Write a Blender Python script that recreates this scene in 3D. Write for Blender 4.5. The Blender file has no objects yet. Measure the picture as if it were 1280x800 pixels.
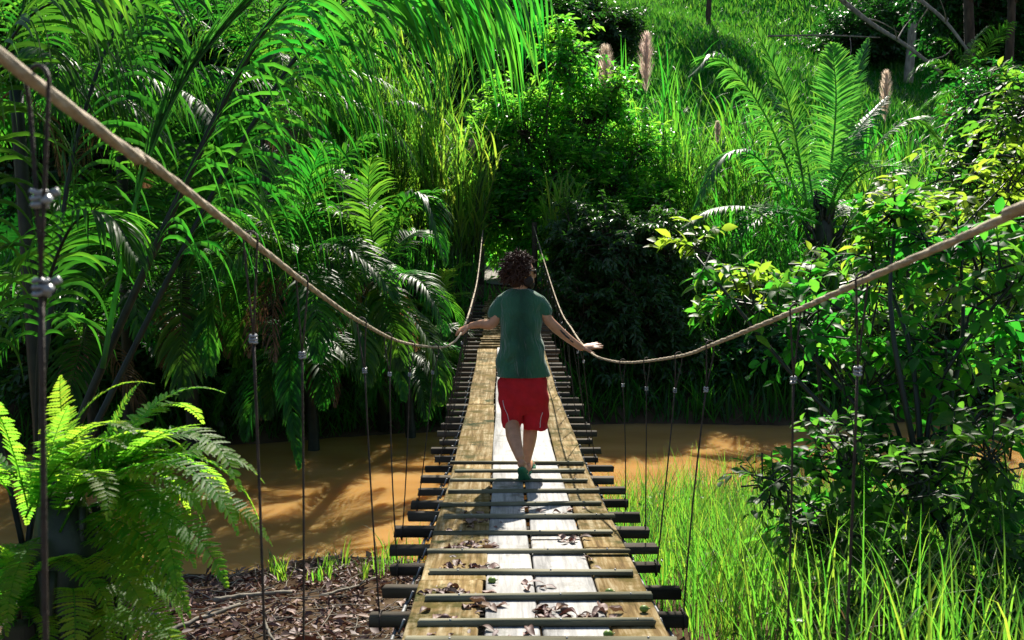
import bpy, bmesh, math, random
import numpy as np
from mathutils import Vector, Matrix

# ------------------------------------------------------------------ camera, sky, sun, exposure
SC = bpy.context.scene
COL = SC.collection
EYE = 3.4                       # camera height over the river
F = 1100.0                      # focal length in pixels of the 1280 px photograph
PITCH = math.atan(88 / F)
YAW = math.radians(0.625)
CAMP = Vector((-0.13, 0.0, EYE))

cam = bpy.data.cameras.new("camera")
cam.sensor_width = 36.0
cam.lens = 36.0 * F / 1280.0
cam.clip_start = 0.05
cam.clip_end = 2000
cam.dof.use_dof = True
cam.dof.focus_distance = 6.9
cam.dof.aperture_fstop = 6.3
camo = bpy.data.objects.new("camera", cam)
COL.objects.link(camo)
camo.location = CAMP
camo.rotation_euler = (math.pi / 2 - PITCH, 0, -YAW)
SC.camera = camo

SUN_EL = math.radians(43)
SUN_AZ = math.radians(9)        # to the right of the bridge's axis, ahead of the camera
world = bpy.data.worlds.new("World")
SC.world = world
world.use_nodes = True
wn = world.node_tree.nodes
wl = world.node_tree.links
wn.clear()
sky = wn.new("ShaderNodeTexSky")
sky.sky_type = 'NISHITA'
sky.sun_disc = False
sky.sun_elevation = SUN_EL
sky.sun_rotation = SUN_AZ
bg = wn.new("ShaderNodeBackground")
bg.inputs[1].default_value = 0.08
wo = wn.new("ShaderNodeOutputWorld")
wl.new(sky.outputs[0], bg.inputs[0])
wl.new(bg.outputs[0], wo.inputs[0])

sun = bpy.data.lights.new("sun", 'SUN')
sun.energy = 5.0
sun.angle = math.radians(0.53)
sun.color = (1.0, 0.93, 0.82)
suno = bpy.data.objects.new("sun", sun)
COL.objects.link(suno)
sd = Vector((math.sin(SUN_AZ) * math.cos(SUN_EL), math.cos(SUN_AZ) * math.cos(SUN_EL), math.sin(SUN_EL)))
suno.rotation_euler = sd.to_track_quat('Z', 'Y').to_euler()
suno.location = (0, 0, 30)

SC.view_settings.view_transform = 'Standard'
SC.view_settings.look = 'None'
SC.view_settings.exposure = 1.2
SC.view_settings.gamma = 1.0
SC.view_settings.use_curve_mapping = False
SC.render.engine = 'CYCLES'
SC.cycles.use_denoising = True
SC.cycles.max_bounces = 8
SC.cycles.diffuse_bounces = 3
SC.cycles.glossy_bounces = 2
SC.cycles.transmission_bounces = 4
SC.cycles.sample_clamp_indirect = 6.0

# ------------------------------------------------------------------ helpers
CAM_M = camo.rotation_euler.to_matrix()
UP = np.array([0., 0., 1.])

def P(px, py, d):
    """world point seen at a photograph pixel, at distance d along the bridge axis"""
    r = CAM_M @ Vector(((px - 640) / F, -(py - 400) / F, -1.0))
    p = CAMP + r * (d / r.y)
    return np.array(p)

def rng(seed):
    return np.random.default_rng(seed)

def unit(a):
    return a / np.maximum(np.linalg.norm(a, axis=-1, keepdims=True), 1e-9)

def smooth(a, b, x):
    t = np.clip((x - a) / (b - a), 0, 1)
    return t * t * (3 - 2 * t)

def catmull(pts, n):
    p = np.asarray(pts, float)
    p = np.vstack([2 * p[0] - p[1], p, 2 * p[-1] - p[-2]])
    m = len(p) - 3
    out = []
    for u in np.linspace(0, m - 1e-6, n):
        i = int(u); t = u - i
        a, b, c, d = p[i], p[i + 1], p[i + 2], p[i + 3]
        out.append(.5 * (2 * b + (c - a) * t + (2 * a - 5 * b + 4 * c - d) * t * t + (3 * b - a - 3 * c + d) * t ** 3))
    return np.array(out)

class MB:
    """collects geometry; build() links it as ONE mesh object"""
    def __init__(s):
        s.V = []; s.Q = []; s.T = []; s.A = []; s.n = 0
    def add(s, v, quads=None, tris=None, a=0.5):
        v = np.asarray(v, float).reshape(-1, 3)
        if quads is not None and len(quads): s.Q.append(np.asarray(quads, np.int64) + s.n)
        if tris is not None and len(tris): s.T.append(np.asarray(tris, np.int64) + s.n)
        s.V.append(v)
        s.A.append(np.broadcast_to(np.asarray(a, float), (len(v),)))
        s.n += len(v)
    def tube(s, pts, rad, sides=6, a=0.5, cap=True):
        pts = np.asarray(pts, float); m = len(pts)
        rad = np.broadcast_to(np.asarray(rad, float), (m,))
        t = unit(np.gradient(pts, axis=0))
        ref = np.array([0, 0, 1.]) if abs(t[0][2]) < .9 else np.array([1., 0, 0])
        u = np.zeros((m, 3))
        u[0] = unit(np.cross(t[0], ref))
        for i in range(1, m):
            w = u[i - 1] - t[i] * np.dot(u[i - 1], t[i])
            u[i] = unit(w)
        w = np.cross(t, u)
        ang = np.arange(sides) * 2 * math.pi / sides
        v = pts[:, None] + rad[:, None, None] * (np.cos(ang)[None, :, None] * u[:, None] + np.sin(ang)[None, :, None] * w[:, None])
        i = np.arange(m - 1)[:, None] * sides; j = np.arange(sides)[None]; k = (j + 1) % sides
        q = np.stack([i + j, i + k, i + sides + k, i + sides + j], -1).reshape(-1, 4)
        v = v.reshape(-1, 3); tr = []
        if cap:
            n = len(v)
            v = np.vstack([v, pts[:1], pts[-1:]])
            for j in range(sides):
                tr.append((n, (j + 1) % sides, j))
                tr.append((n + 1, (m - 1) * sides + j, (m - 1) * sides + (j + 1) % sides))
        s.add(v, q, tr, a)
    def strips(s, C, S, a):
        """n ribbons: centre line C(n,k,3), half-width vectors S(n,k,3)"""
        n, k, _ = C.shape
        v = np.stack([C - S, C + S], 2).reshape(-1, 3)
        b = (np.arange(n) * k * 2)[:, None] + (np.arange(k - 1) * 2)[None]
        q = np.stack([b, b + 1, b + 3, b + 2], -1).reshape(-1, 4)
        s.add(v, q, None, np.repeat(a, k * 2))
    def vstrips(s, C, S, Nn, a, fold=.35):
        """ribbons with a folded midrib"""
        n, k, _ = C.shape
        lift = Nn * np.linalg.norm(S, axis=-1, keepdims=True) * fold
        v = np.stack([C - S + lift, C, C + S + lift], 2).reshape(-1, 3)
        b = (np.arange(n) * k * 3)[:, None] + (np.arange(k - 1) * 3)[None]
        q1 = np.stack([b, b + 1, b + 4, b + 3], -1).reshape(-1, 4)
        q2 = np.stack([b + 1, b + 2, b + 5, b + 4], -1).reshape(-1, 4)
        s.add(v, np.vstack([q1, q2]), None, np.repeat(a, k * 3))
    def leaves(s, pos, d, nrm, L, W, a, kind='small'):
        d = unit(d); b = unit(np.cross(d, nrm)); n = np.cross(b, d)
        if kind == 'small':
            T = np.array([[0, 0, 0], [.45, .5, .10], [1, 0, -.12], [.45, -.5, .10]])
            f = [(0, 1, 2), (0, 2, 3)]
        else:
            T = np.array([[0, 0, 0], [.25, .40, .07], [.25, 0, 0], [.25, -.40, .07], [.55, .5, .07], [.55, 0, -.02], [.55, -.5, .07],
                          [.82, .26, -.03], [.82, 0, -.08], [.82, -.26, -.03], [1.03, 0, -.17]])
            f = [(0, 1, 2), (0, 2, 3), (1, 4, 5), (1, 5, 2), (2, 5, 6), (2, 6, 3), (4, 7, 8), (4, 8, 5), (5, 8, 9), (5, 9, 6), (7, 10, 8), (8, 10, 9)]
        m = len(T); N = len(pos)
        L = np.broadcast_to(L, (N,)); W = np.broadcast_to(W, (N,))
        v = pos[:, None] + T[None, :, 0, None] * (d * L[:, None])[:, None] + T[None, :, 1, None] * (b * W[:, None])[:, None] + T[None, :, 2, None] * (n * L[:, None])[:, None]
        tr = (np.arange(N) * m)[:, None, None] + np.array(f)[None]
        s.add(v.reshape(-1, 3), None, tr.reshape(-1, 3), np.repeat(np.broadcast_to(a, (N,)), m))
    def box(s, c, h, rot=None, a=0.5, bev=0.0, jit=None):
        c = np.asarray(c, float); h = np.asarray(h, float)
        if bev <= 0:
            v = np.array([[x, y, z] for z in (-1, 1) for y in (-1, 1) for x in (-1, 1)], float) * h
            q = [(0, 2, 3, 1), (4, 5, 7, 6), (0, 1, 5, 4), (2, 6, 7, 3), (0, 4, 6, 2), (1, 3, 7, 5)]
        else:   # bevelled along the top and bottom edges
            e = bev
            v = []
            for z, ins in ((-h[2], e), (-h[2] + e, 0), (h[2] - e, 0), (h[2], e)):
                for x, y in ((-1, -1), (1, -1), (1, 1), (-1, 1)):
                    v.append((x * (h[0] - ins), y * (h[1] - ins), z))
            v = np.array(v); q = [(3, 2, 1, 0), (12, 13, 14, 15)]
            for r in range(3):
                for j in range(4):
                    k = (j + 1) % 4
                    q.append((r * 4 + j, r * 4 + k, r * 4 + 4 + k, r * 4 + 4 + j))
        if jit is not None: v = v + jit.uniform(-1, 1, v.shape) * np.minimum(h * .12, .006)
        if rot is not None: v = v @ np.asarray(rot).T
        s.add(v + c, q, None, a)
    def build(s, name, mat, parent=None, smooth_=False, loc=None):
        me = bpy.data.meshes.new(name)
        v = np.vstack(s.V)
        if loc is not None: v = v - np.asarray(loc)
        me.vertices.add(len(v)); me.vertices.foreach_set("co", v.astype(np.float32).ravel())
        q = np.vstack(s.Q) if s.Q else np.zeros((0, 4), np.int64)
        t = np.vstack(s.T) if s.T else np.zeros((0, 3), np.int64)
        li = np.concatenate([q.ravel(), t.ravel()]).astype(np.int32)
        me.loops.add(len(li)); me.loops.foreach_set("vertex_index", li)
        st = np.concatenate([np.arange(len(q)) * 4, len(q) * 4 + np.arange(len(t)) * 3]).astype(np.int32)
        me.polygons.add(len(st)); me.polygons.foreach_set("loop_start", st)
        me.update(calc_edges=True)
        at = me.attributes.new("v", 'FLOAT', 'POINT')
        at.data.foreach_set("value", np.concatenate(s.A).astype(np.float32))
        if smooth_: me.polygons.foreach_set("use_smooth", np.ones(len(st), bool))
        if mat is not None: me.materials.append(mat)
        return link(name, me, parent, loc)

def link(name, me, parent=None, loc=None):
    o = bpy.data.objects.new(name, me)
    COL.objects.link(o)
    if parent is not None: o.parent = parent
    if loc is not None:
        l = Vector(loc)
        if parent is not None:
            p = parent
            while p is not None:
                l -= Vector(p.location); p = p.parent
        o.location = l
    elif parent is not None:
        l = Vector((0, 0, 0)); p = parent
        while p is not None:
            l -= Vector(p.location); p = p.parent
        o.location = l
    return o

def tag(o, label, cat, group=None, kind=None):
    if label: o["label"] = label
    if cat: o["category"] = cat
    if group: o["group"] = group
    if kind: o["kind"] = kind
    return o

def thing(name, label, cat, loc, group=None):
    o = bpy.data.objects.new(name, None)
    COL.objects.link(o)
    o.empty_display_size = .2
    o.location = Vector([float(x) for x in loc])
    return tag(o, label, cat, group)

# ------------------------------------------------------------------ materials
def new_mat(name):
    m = bpy.data.materials.new(name); m.use_nodes = True
    n = m.node_tree.nodes; n.clear()
    out = n.new("ShaderNodeOutputMaterial")
    return m, n, m.node_tree.links, out

def ramp(n, stops):
    r = n.new("ShaderNodeValToRGB")
    e = r.color_ramp.elements
    while len(e) < len(stops): e.new(.5)
    for el, (p, c) in zip(e, stops):
        el.position = p; el.color = (*c, 1)
    return r

def leaf_mat(name, diff, trans, rough=.42, fac=.5, spec=.45):
    m, n, l, out = new_mat(name)
    at = n.new("ShaderNodeAttribute"); at.attribute_name = "v"
    tc = n.new("ShaderNodeTexCoord")
    no = n.new("ShaderNodeTexNoise"); no.inputs["Scale"].default_value = 9; no.inputs["Detail"].default_value = 3
    l.new(tc.outputs["Object"], no.inputs["Vector"])
    mx = n.new("ShaderNodeMath"); mx.operation = 'MULTIPLY_ADD'; mx.inputs[1].default_value = .3; 
    sb = n.new("ShaderNodeMath"); sb.operation = 'SUBTRACT'; sb.inputs[1].default_value = .5
    l.new(no.outputs[0], sb.inputs[0]); l.new(sb.outputs[0], mx.inputs[0]); l.new(at.outputs["Fac"], mx.inputs[2])
    k = len(diff)
    r1 = ramp(n, [(i / (k - 1), c) for i, c in enumerate(diff)])
    k = len(trans)
    r2 = ramp(n, [(i / (k - 1), c) for i, c in enumerate(trans)])
    l.new(mx.outputs[0], r1.inputs[0]); l.new(mx.outputs[0], r2.inputs[0])
    oi = n.new("ShaderNodeObjectInfo"); hs = []
    n4 = n.new("ShaderNodeTexNoise"); n4.inputs["Scale"].default_value = 1.3; n4.inputs["Detail"].default_value = 2
    l.new(tc.outputs["Object"], n4.inputs["Vector"])
    av_ = n.new("ShaderNodeMath"); av_.operation = 'ADD'; l.new(oi.outputs["Random"], av_.inputs[0]); l.new(n4.outputs[0], av_.inputs[1])
    mr_ = n.new("ShaderNodeMapRange"); mr_.inputs[1].default_value = .3; mr_.inputs[2].default_value = 1.7; mr_.inputs[3].default_value = .455; mr_.inputs[4].default_value = .51
    l.new(av_.outputs[0], mr_.inputs[0])
    for r_ in (r1, r2):
        h_ = n.new("ShaderNodeHueSaturation"); h_.inputs["Saturation"].default_value = .95
        l.new(mr_.outputs[0], h_.inputs["Hue"]); l.new(r_.outputs[0], h_.inputs["Color"]); hs.append(h_)
    r1, r2 = hs
    b = n.new("ShaderNodeBsdfPrincipled"); b.inputs["Roughness"].default_value = rough
    b.inputs["Specular IOR Level"].default_value = spec
    t = n.new("ShaderNodeBsdfTranslucent")
    mix = n.new("ShaderNodeMixShader"); mix.inputs[0].default_value = fac
    l.new(r1.outputs[0], b.inputs["Base Color"]); l.new(r2.outputs[0], t.inputs[0])
    l.new(b.outputs[0], mix.inputs[1]); l.new(t.outputs[0], mix.inputs[2]); l.new(mix.outputs[0], out.inputs[0])
    return m

def rough_mat(name, stops, scale=6, rough=.8, detail=6, stretch=(1, 1, 1), bump=.3, spec=.3, bscale=None, coord="Object"):
    m, n, l, out = new_mat(name)
    tc = n.new("ShaderNodeTexCoord"); mp = n.new("ShaderNodeMapping"); mp.inputs["Scale"].default_value = stretch
    l.new(tc.outputs[coord], mp.inputs[0])
    oi = n.new("ShaderNodeObjectInfo")
    ad = n.new("ShaderNodeVectorMath"); ad.operation = 'ADD'
    sc_ = n.new("ShaderNodeVectorMath"); sc_.operation = 'SCALE'; sc_.inputs["Scale"].default_value = 30
    cx = n.new("ShaderNodeCombineXYZ")
    for i in range(3): l.new(oi.outputs["Random"], cx.inputs[i])
    l.new(cx.outputs[0], sc_.inputs[0]); l.new(mp.outputs[0], ad.inputs[0]); l.new(sc_.outputs[0], ad.inputs[1])
    no = n.new("ShaderNodeTexNoise"); no.inputs["Scale"].default_value = scale; no.inputs["Detail"].default_value = detail
    l.new(ad.outputs[0], no.inputs["Vector"])
    r = ramp(n, stops); l.new(no.outputs[0], r.inputs[0])
    b = n.new("ShaderNodeBsdfPrincipled"); b.inputs["Roughness"].default_value = rough; b.inputs["Specular IOR Level"].default_value = spec
    l.new(r.outputs[0], b.inputs["Base Color"])
    n2 = n.new("ShaderNodeTexNoise"); n2.inputs["Scale"].default_value = bscale or scale * 4; n2.inputs["Detail"].default_value = 5
    l.new(ad.outputs[0], n2.inputs["Vector"])
    bp = n.new("ShaderNodeBump"); bp.inputs["Strength"].default_value = bump; bp.inputs["Distance"].default_value = .01
    l.new(n2.outputs[0], bp.inputs["Height"]); l.new(bp.outputs[0], b.inputs["Normal"])
    l.new(b.outputs[0], out.inputs[0])
    return m

M = {}
M['palm'] = leaf_mat("palm_leaf", [(.004, .035, .004), (.008, .065, .005), (.03, .11, .006)], [(.008, .16, .004), (.02, .34, .004), (.12, .5, .006)], rough=.46, fac=.5, spec=.25)
M['palm_grey'] = leaf_mat("grey_palm_leaf", [(.02, .06, .035), (.035, .10, .05), (.06, .14, .05)], [(.01, .26, .02), (.03, .45, .02), (.12, .58, .02)], rough=.45, fac=.5, spec=.3)
M['near_palm'] = leaf_mat("near_palm_leaf", [(.004, .05, .005), (.006, .08, .006), (.02, .11, .008)], [(.008, .3, .006), (.015, .45, .006), (.06, .6, .008)], rough=.38, fac=.58)
M['cane'] = leaf_mat("cane_leaf", [(.006, .06, .004), (.015, .1, .006), (.06, .13, .01)], [(.015, .3, .005), (.05, .46, .006), (.22, .58, .01)], rough=.45, fac=.55)
M['grass'] = leaf_mat("grass_blade", [(.015, .08, .005), (.035, .115, .008), (.1, .14, .015)], [(.05, .36, .006), (.13, .52, .01), (.38, .6, .02)], rough=.5, fac=.55)
M['bush'] = leaf_mat("bush_leaf", [(.004, .04, .005), (.008, .07, .006), (.03, .11, .007)], [(.01, .18, .006), (.02, .32, .007), (.12, .46, .01)], rough=.42, fac=.45)
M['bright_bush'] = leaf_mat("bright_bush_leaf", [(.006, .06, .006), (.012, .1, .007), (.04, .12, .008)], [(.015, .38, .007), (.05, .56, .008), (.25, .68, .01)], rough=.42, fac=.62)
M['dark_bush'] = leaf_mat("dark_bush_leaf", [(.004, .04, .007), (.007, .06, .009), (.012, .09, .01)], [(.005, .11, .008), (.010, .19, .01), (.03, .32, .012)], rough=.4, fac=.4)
M['broad'] = leaf_mat("broad_leaf", [(.004, .045, .006), (.01, .075, .007), (.05, .12, .01)], [(.012, .26, .007), (.04, .44, .008), (.32, .62, .012)], rough=.5, fac=.55, spec=.25)
M['fern'] = leaf_mat("fern_leaf", [(.006, .06, .006), (.02, .1, .007), (.06, .13, .01)], [(.03, .42, .006), (.14, .62, .008), (.40, .72, .012)], rough=.5, fac=.64, spec=.2)
M['far'] = leaf_mat("far_leaf", [(.003, .03, .005), (.005, .05, .006), (.012, .08, .008)], [(.004, .09, .006), (.01, .17, .007), (.03, .28, .009)], rough=.5, fac=.4)
M['dry'] = leaf_mat("dry_leaf", [(.05, .02, .012), (.12, .06, .035), (.28, .19, .12)], [(.05, .02, .01), (.1, .05, .02), (.2, .12, .05)], rough=.6, fac=.15)
M['dry_frond'] = leaf_mat("dry_frond_leaf", [(.06, .035, .012), (.13, .085, .03), (.2, .14, .06)], [(.08, .045, .012), (.16, .1, .03), (.22, .16, .06)], rough=.6, fac=.3)
M['plume'] = leaf_mat("plume_fluff", [(.5, .38, .27), (.62, .5, .38), (.7, .6, .48)], [(.6, .46, .32), (.72, .58, .44), (.8, .68, .55)], rough=.9, fac=.6)
M['bark'] = rough_mat("bark", [(.3, (.02, .014, .009)), (.7, (.075, .055, .035))], 8, .9, stretch=(1, 1, .3), bump=.8)
M['pale_bark'] = rough_mat("pale_bark", [(.3, (.1, .09, .07)), (.7, (.26, .23, .18))], 9, .85, stretch=(1, 1, .3), bump=.5)
M['stem'] = rough_mat("green_stem", [(.3, (.012, .03, .008)), (.7, (.04, .07, .015))], 8, .6)
M['dark_stem'] = rough_mat("dark_stem", [(.3, (.006, .01, .006)), (.7, (.02, .028, .014))], 8, .5)
M['rope'] = rough_mat("rope", [(.3, (.2, .15, .09)), (.7, (.42, .34, .23))], 30, .8, bump=.6, bscale=90)
M['dark_rope'] = rough_mat("dark_rope", [(.3, (.012, .009, .007)), (.7, (.05, .034, .024))], 30, .7, bump=.5)
M['metal'] = rough_mat("galvanised_metal", [(.3, (.10, .105, .11)), (.7, (.28, .29, .30))], 25, .35, bump=.1, spec=.8)
M['wood_beam'] = rough_mat("dark_beam_wood", spec=.12, stops= [(.3, (.02, .016, .012)), (.55, (.06, .05, .036)), (.8, (.15, .13, .10))], scale=7, rough=.85, stretch=(.25, 1, 1), bump=.5)
M['wood_rung'] = rough_mat("mossy_rung_wood", spec=.12, stops= [(.3, (.05, .045, .028)), (.5, (.13, .125, .08)), (.7, (.28, .26, .19))], scale=7, rough=.85, stretch=(.25, 1, 1), bump=.5)

def wood_plank(name, stops, moss, mossamt, rough=.62, spec=.35):
    m, n, l, out = new_mat(name)
    tc = n.new("ShaderNodeTexCoord"); mp = n.new("ShaderNodeMapping"); mp.inputs["Scale"].default_value = (9, .55, 6)
    oi = n.new("ShaderNodeObjectInfo"); ad = n.new("ShaderNodeVectorMath"); ad.operation = 'ADD'
    sc_ = n.new("ShaderNodeMath"); sc_.operation = 'MULTIPLY'; sc_.inputs[1].default_value = 40
    l.new(oi.outputs["Random"], sc_.inputs[0])
    cx = n.new("ShaderNodeCombineXYZ")
    for i in range(3): l.new(sc_.outputs[0], cx.inputs[i])
    l.new(tc.outputs["Object"], ad.inputs[0]); l.new(cx.outputs[0], ad.inputs[1]); l.new(ad.outputs[0], mp.inputs[0])
    g = n.new("ShaderNodeTexNoise"); g.inputs["Scale"].default_value = 4; g.inputs["Detail"].default_value = 8; g.inputs["Roughness"].default_value = .65
    l.new(mp.outputs[0], g.inputs["Vector"])
    r = ramp(n, stops); l.new(g.outputs[0], r.inputs[0])
    n2 = n.new("ShaderNodeTexNoise"); n2.inputs["Scale"].default_value = 5.5; n2.inputs["Detail"].default_value = 7; n2.inputs["Roughness"].default_value = .7
    l.new(ad.outputs[0], n2.inputs["Vector"])
    r2 = ramp(n, [(mossamt, (0, 0, 0)), (mossamt + .16, (1, 1, 1))]); l.new(n2.outputs[0], r2.inputs[0])
    n3 = n.new("ShaderNodeTexNoise"); n3.inputs["Scale"].default_value = 2.3; n3.inputs["Detail"].default_value = 4
    l.new(ad.outputs[0], n3.inputs["Vector"])
    r3 = ramp(n, [(.35, moss[0]), (.65, moss[1])]); l.new(n3.outputs[0], r3.inputs[0])
    mx = n.new("ShaderNodeMix"); mx.data_type = 'RGBA'
    l.new(r2.outputs[0], mx.inputs[0]); l.new(r.outputs[0], mx.inputs[6]); l.new(r3.outputs[0], mx.inputs[7])
    b = n.new("ShaderNodeBsdfPrincipled"); b.inputs["Roughness"].default_value = rough; b.inputs["Specular IOR Level"].default_value = spec
    l.new(mx.outputs[2], b.inputs["Base Color"])
    bp = n.new("ShaderNodeBump"); bp.inputs["Strength"].default_value = .45; bp.inputs["Distance"].default_value = .006
    l.new(g.outputs[0], bp.inputs["Height"]); l.new(bp.outputs[0], b.inputs["Normal"])
    l.new(b.outputs[0], out.inputs[0])
    return m
M['white_plank'] = wood_plank("bleached_plank_wood", [(.28, (.09, .09, .09)), (.5, (.245, .24, .23)), (.72, (.37, .362, .345))], ((.06, .055, .04), (.15, .145, .12)), .52, .6, .25)
M['moss_plank'] = wood_plank("mossy_plank_wood", [(.3, (.06, .036, .012)), (.48, (.17, .115, .045)), (.68, (.34, .28, .17))], ((.016, .026, .004), (.11, .075, .014)), .46, .9, .08)

def flat_mat(name, c, rough=.7, noise=.15, spec=.3, sss=0):
    m = rough_mat(name, [(.3, tuple(x * (1 - noise) for x in c)), (.7, tuple(min(1, x * (1 + noise)) for x in c))], 18, rough, bump=.12, spec=spec, bscale=140)
    return m
M['skin'] = flat_mat("skin", (.46, .22, .12), .5)
M['shirt'] = flat_mat("shirt_cotton", (.035, .105, .068), .9)
M['shorts'] = flat_mat("shorts_cloth", (.42, .008, .014), .85)
M['piping'] = flat_mat("shorts_piping", (.55, .4, .4), .8)
M['hair'] = flat_mat("hair", (.05, .02, .011), .65, spec=.25)
M['beard'] = flat_mat("beard", (.018, .009, .007), .6)
M['glass'] = flat_mat("dark_lens", (.01, .008, .008), .12, spec=.7)
M['sandal'] = flat_mat("green_rubber", (.02, .15, .07), .6)
M['fruit'] = flat_mat("green_fruit", (.12, .2, .03), .4)
M['ink'] = flat_mat("tattoo_ink", (.03, .03, .035), .6)

# ------------------------------------------------------------------ terrain and water
def shore_near(x):
    return 9.6 + .35 * np.sin(x * .9 + 1) + smooth(.2, 2.2, x) * 2.0 + .25 * np.sin(x * 2.3) - smooth(5, 30, np.abs(x)) * 1.0
def shore_far(x):
    return 16.6 + .4 * np.sin(x * .7) - smooth(1.5, 7, -x) * 2.3 + smooth(2, 8, x) * .8
def ground(x, y):
    x = np.asarray(x, float); y = np.asarray(y, float)
    sn = shore_near(x); sf = shore_far(x)
    d = sn - y
    near = np.where(d > 0, np.minimum(d, 3.2) * .14 + np.clip(d - 3.2, 0, 6) * .26, np.maximum(d * .35, -.7))
    near = near + .05 * np.sin(x * 2.1 + y) * np.cos(y * 1.7) * smooth(.2, 2, d)
    e = y - sf
    far = np.where(e > 0, np.minimum(e, 3.4) * .70 + np.clip(e - 3.4, 0, 9) * .07 + np.clip(y - 29, 0, 90) * .48 * smooth(29, 40, y), np.maximum(e * .4, -.7))
    far = far + (.12 * np.sin(x * 1.3) * np.cos(y * .8) + .1 * np.sin(x * .5 + y * .4)) * smooth(.5, 3, e)
    far = far + smooth(32, 60, y) * (1.6 * np.sin(x * .11 + .5) + .9 * np.sin(x * .23 + y * .12))
    g = np.where(y < 13.2, near, far)
    g = np.where((y >= 12.2) & (y <= 14.2) & (np.abs(g) < 0.05), -.5, g)
    return g
def gz(x, y): return float(ground(x, y))

def axis(a, lo, hi, fine, far):
    xs = list(np.arange(lo, hi + 1e-6, fine))
    s = fine; x = hi
    while x < far:
        s *= 1.25; x += s; xs.append(x)
    s = fine; x = lo; left = []
    while x > a:
        s *= 1.25; x -= s; left.append(x)
    return np.array(left[::-1] + xs)
gx = axis(-260, -14, 14, .3, 260); gy = axis(-120, 0, 30, .25, 330)
X, Y = np.meshgrid(gx, gy)
Z = ground(X, Y) + .03 * np.sin(X * 7.1 + np.cos(Y * 5)) * np.sin(Y * 6.3)
Z = np.minimum(Z, 70)
mb = MB(); nx = len(gx); ny = len(gy)
ii = (np.arange(ny - 1) * nx)[:, None] + np.arange(nx - 1)[None]
mb.add(np.stack([X, Y, Z], -1), np.stack([ii, ii + 1, ii + nx + 1, ii + nx], -1).reshape(-1, 4))

def ground_mat():
    m, n, l, out = new_mat("ground_earth")
    tc = n.new("ShaderNodeTexCoord"); sp = n.new("ShaderNodeSeparateXYZ")
    l.new(tc.outputs["Object"], sp.inputs[0])
    no = n.new("ShaderNodeTexNoise"); no.inputs["Scale"].default_value = 1.7; no.inputs["Detail"].default_value = 8
    l.new(tc.outputs["Object"], no.inputs["Vector"])
    earth = ramp(n, [(.3, (.025, .016, .01)), (.55, (.07, .048, .03)), (.8, (.11, .08, .05))]); l.new(no.outputs[0], earth.inputs[0])
    n2 = n.new("ShaderNodeTexNoise"); n2.inputs["Scale"].default_value = .55; n2.inputs["Detail"].default_value = 9; n2.inputs["Roughness"].default_value = .72
    l.new(tc.outputs["Object"], n2.inputs["Vector"])
    gr = ramp(n, [(.35, (.006, .06, .006)), (.55, (.012, .11, .008)), (.75, (.035, .15, .012))]); l.new(n2.outputs[0], gr.inputs[0])
    mr = n.new("ShaderNodeMapRange"); mr.inputs[1].default_value = 24; mr.inputs[2].default_value = 31
    l.new(sp.outputs[1], mr.inputs[0])
    mx = n.new("ShaderNodeMix"); mx.data_type = 'RGBA'
    l.new(mr.outputs[0], mx.inputs[0]); l.new(earth.outputs[0], mx.inputs[6]); l.new(gr.outputs[0], mx.inputs[7])
    b = n.new("ShaderNodeBsdfDiffuse")
    l.new(mx.outputs[2], b.inputs["Color"])
    n3 = n.new("ShaderNodeTexNoise"); n3.inputs["Scale"].default_value = 6; n3.inputs["Detail"].default_value = 8
    l.new(tc.outputs["Object"], n3.inputs["Vector"])
    bp = n.new("ShaderNodeBump"); bp.inputs["Strength"].default_value = .8; bp.inputs["Distance"].default_value = .06
    l.new(n3.outputs[0], bp.inputs["Height"]); l.new(bp.outputs[0], b.inputs["Normal"]); l.new(b.outputs[0], out.inputs[0])
    return m
go = mb.build("ground", ground_mat(), smooth_=True); tag(go, "earth river banks and green hillside rising behind the jungle", "ground", kind="structure")

def water_mat():
    m, n, l, out = new_mat("muddy_water")
    tc = n.new("ShaderNodeTexCoord"); mp = n.new("ShaderNodeMapping"); mp.inputs["Scale"].default_value = (.5, 1.1, 1)
    mp.inputs["Rotation"].default_value = (0, 0, .35)
    l.new(tc.outputs["Object"], mp.inputs[0])
    no = n.new("ShaderNodeTexNoise"); no.inputs["Scale"].default_value = 1.1; no.inputs["Detail"].default_value = 4
    l.new(mp.outputs[0], no.inputs["Vector"])
    r = ramp(n, [(.3, (.33, .17, .05)), (.7, (.44, .245, .085))]); l.new(no.outputs[0], r.inputs[0])
    b = n.new("ShaderNodeBsdfPrincipled"); b.inputs["Roughness"].default_value = .05; b.inputs["IOR"].default_value = 1.33; b.inputs["Subsurface Weight"].default_value = .85; b.inputs["Subsurface Radius"].default_value = (1.0, .7, .3); b.inputs["Subsurface Scale"].default_value = .9
    l.new(r.outputs[0], b.inputs["Base Color"])
    n2 = n.new("ShaderNodeTexNoise"); n2.inputs["Scale"].default_value = 4.5; n2.inputs["Detail"].default_value = 5
    l.new(mp.outputs[0], n2.inputs["Vector"])
    bp = n.new("ShaderNodeBump"); bp.inputs["Strength"].default_value = .22; bp.inputs["Distance"].default_value = .02
    l.new(n2.outputs[0], bp.inputs["Height"]); l.new(bp.outputs[0], b.inputs["Normal"]); l.new(b.outputs[0], out.inputs[0])
    return m
mb = MB()
wx = np.linspace(-200, 200, 81); wy = np.linspace(6.5, 20, 12)
X, Y = np.meshgrid(wx, wy); ii = (np.arange(11) * 81)[:, None] + np.arange(80)[None]
mb.add(np.stack([X, Y, X * 0], -1), np.stack([ii, ii + 1, ii + 82, ii + 81], -1).reshape(-1, 4))
wo_ = mb.build("river_water", water_mat()); tag(wo_, "muddy orange brown river flowing under the bridge", "river", kind="structure")

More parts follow.
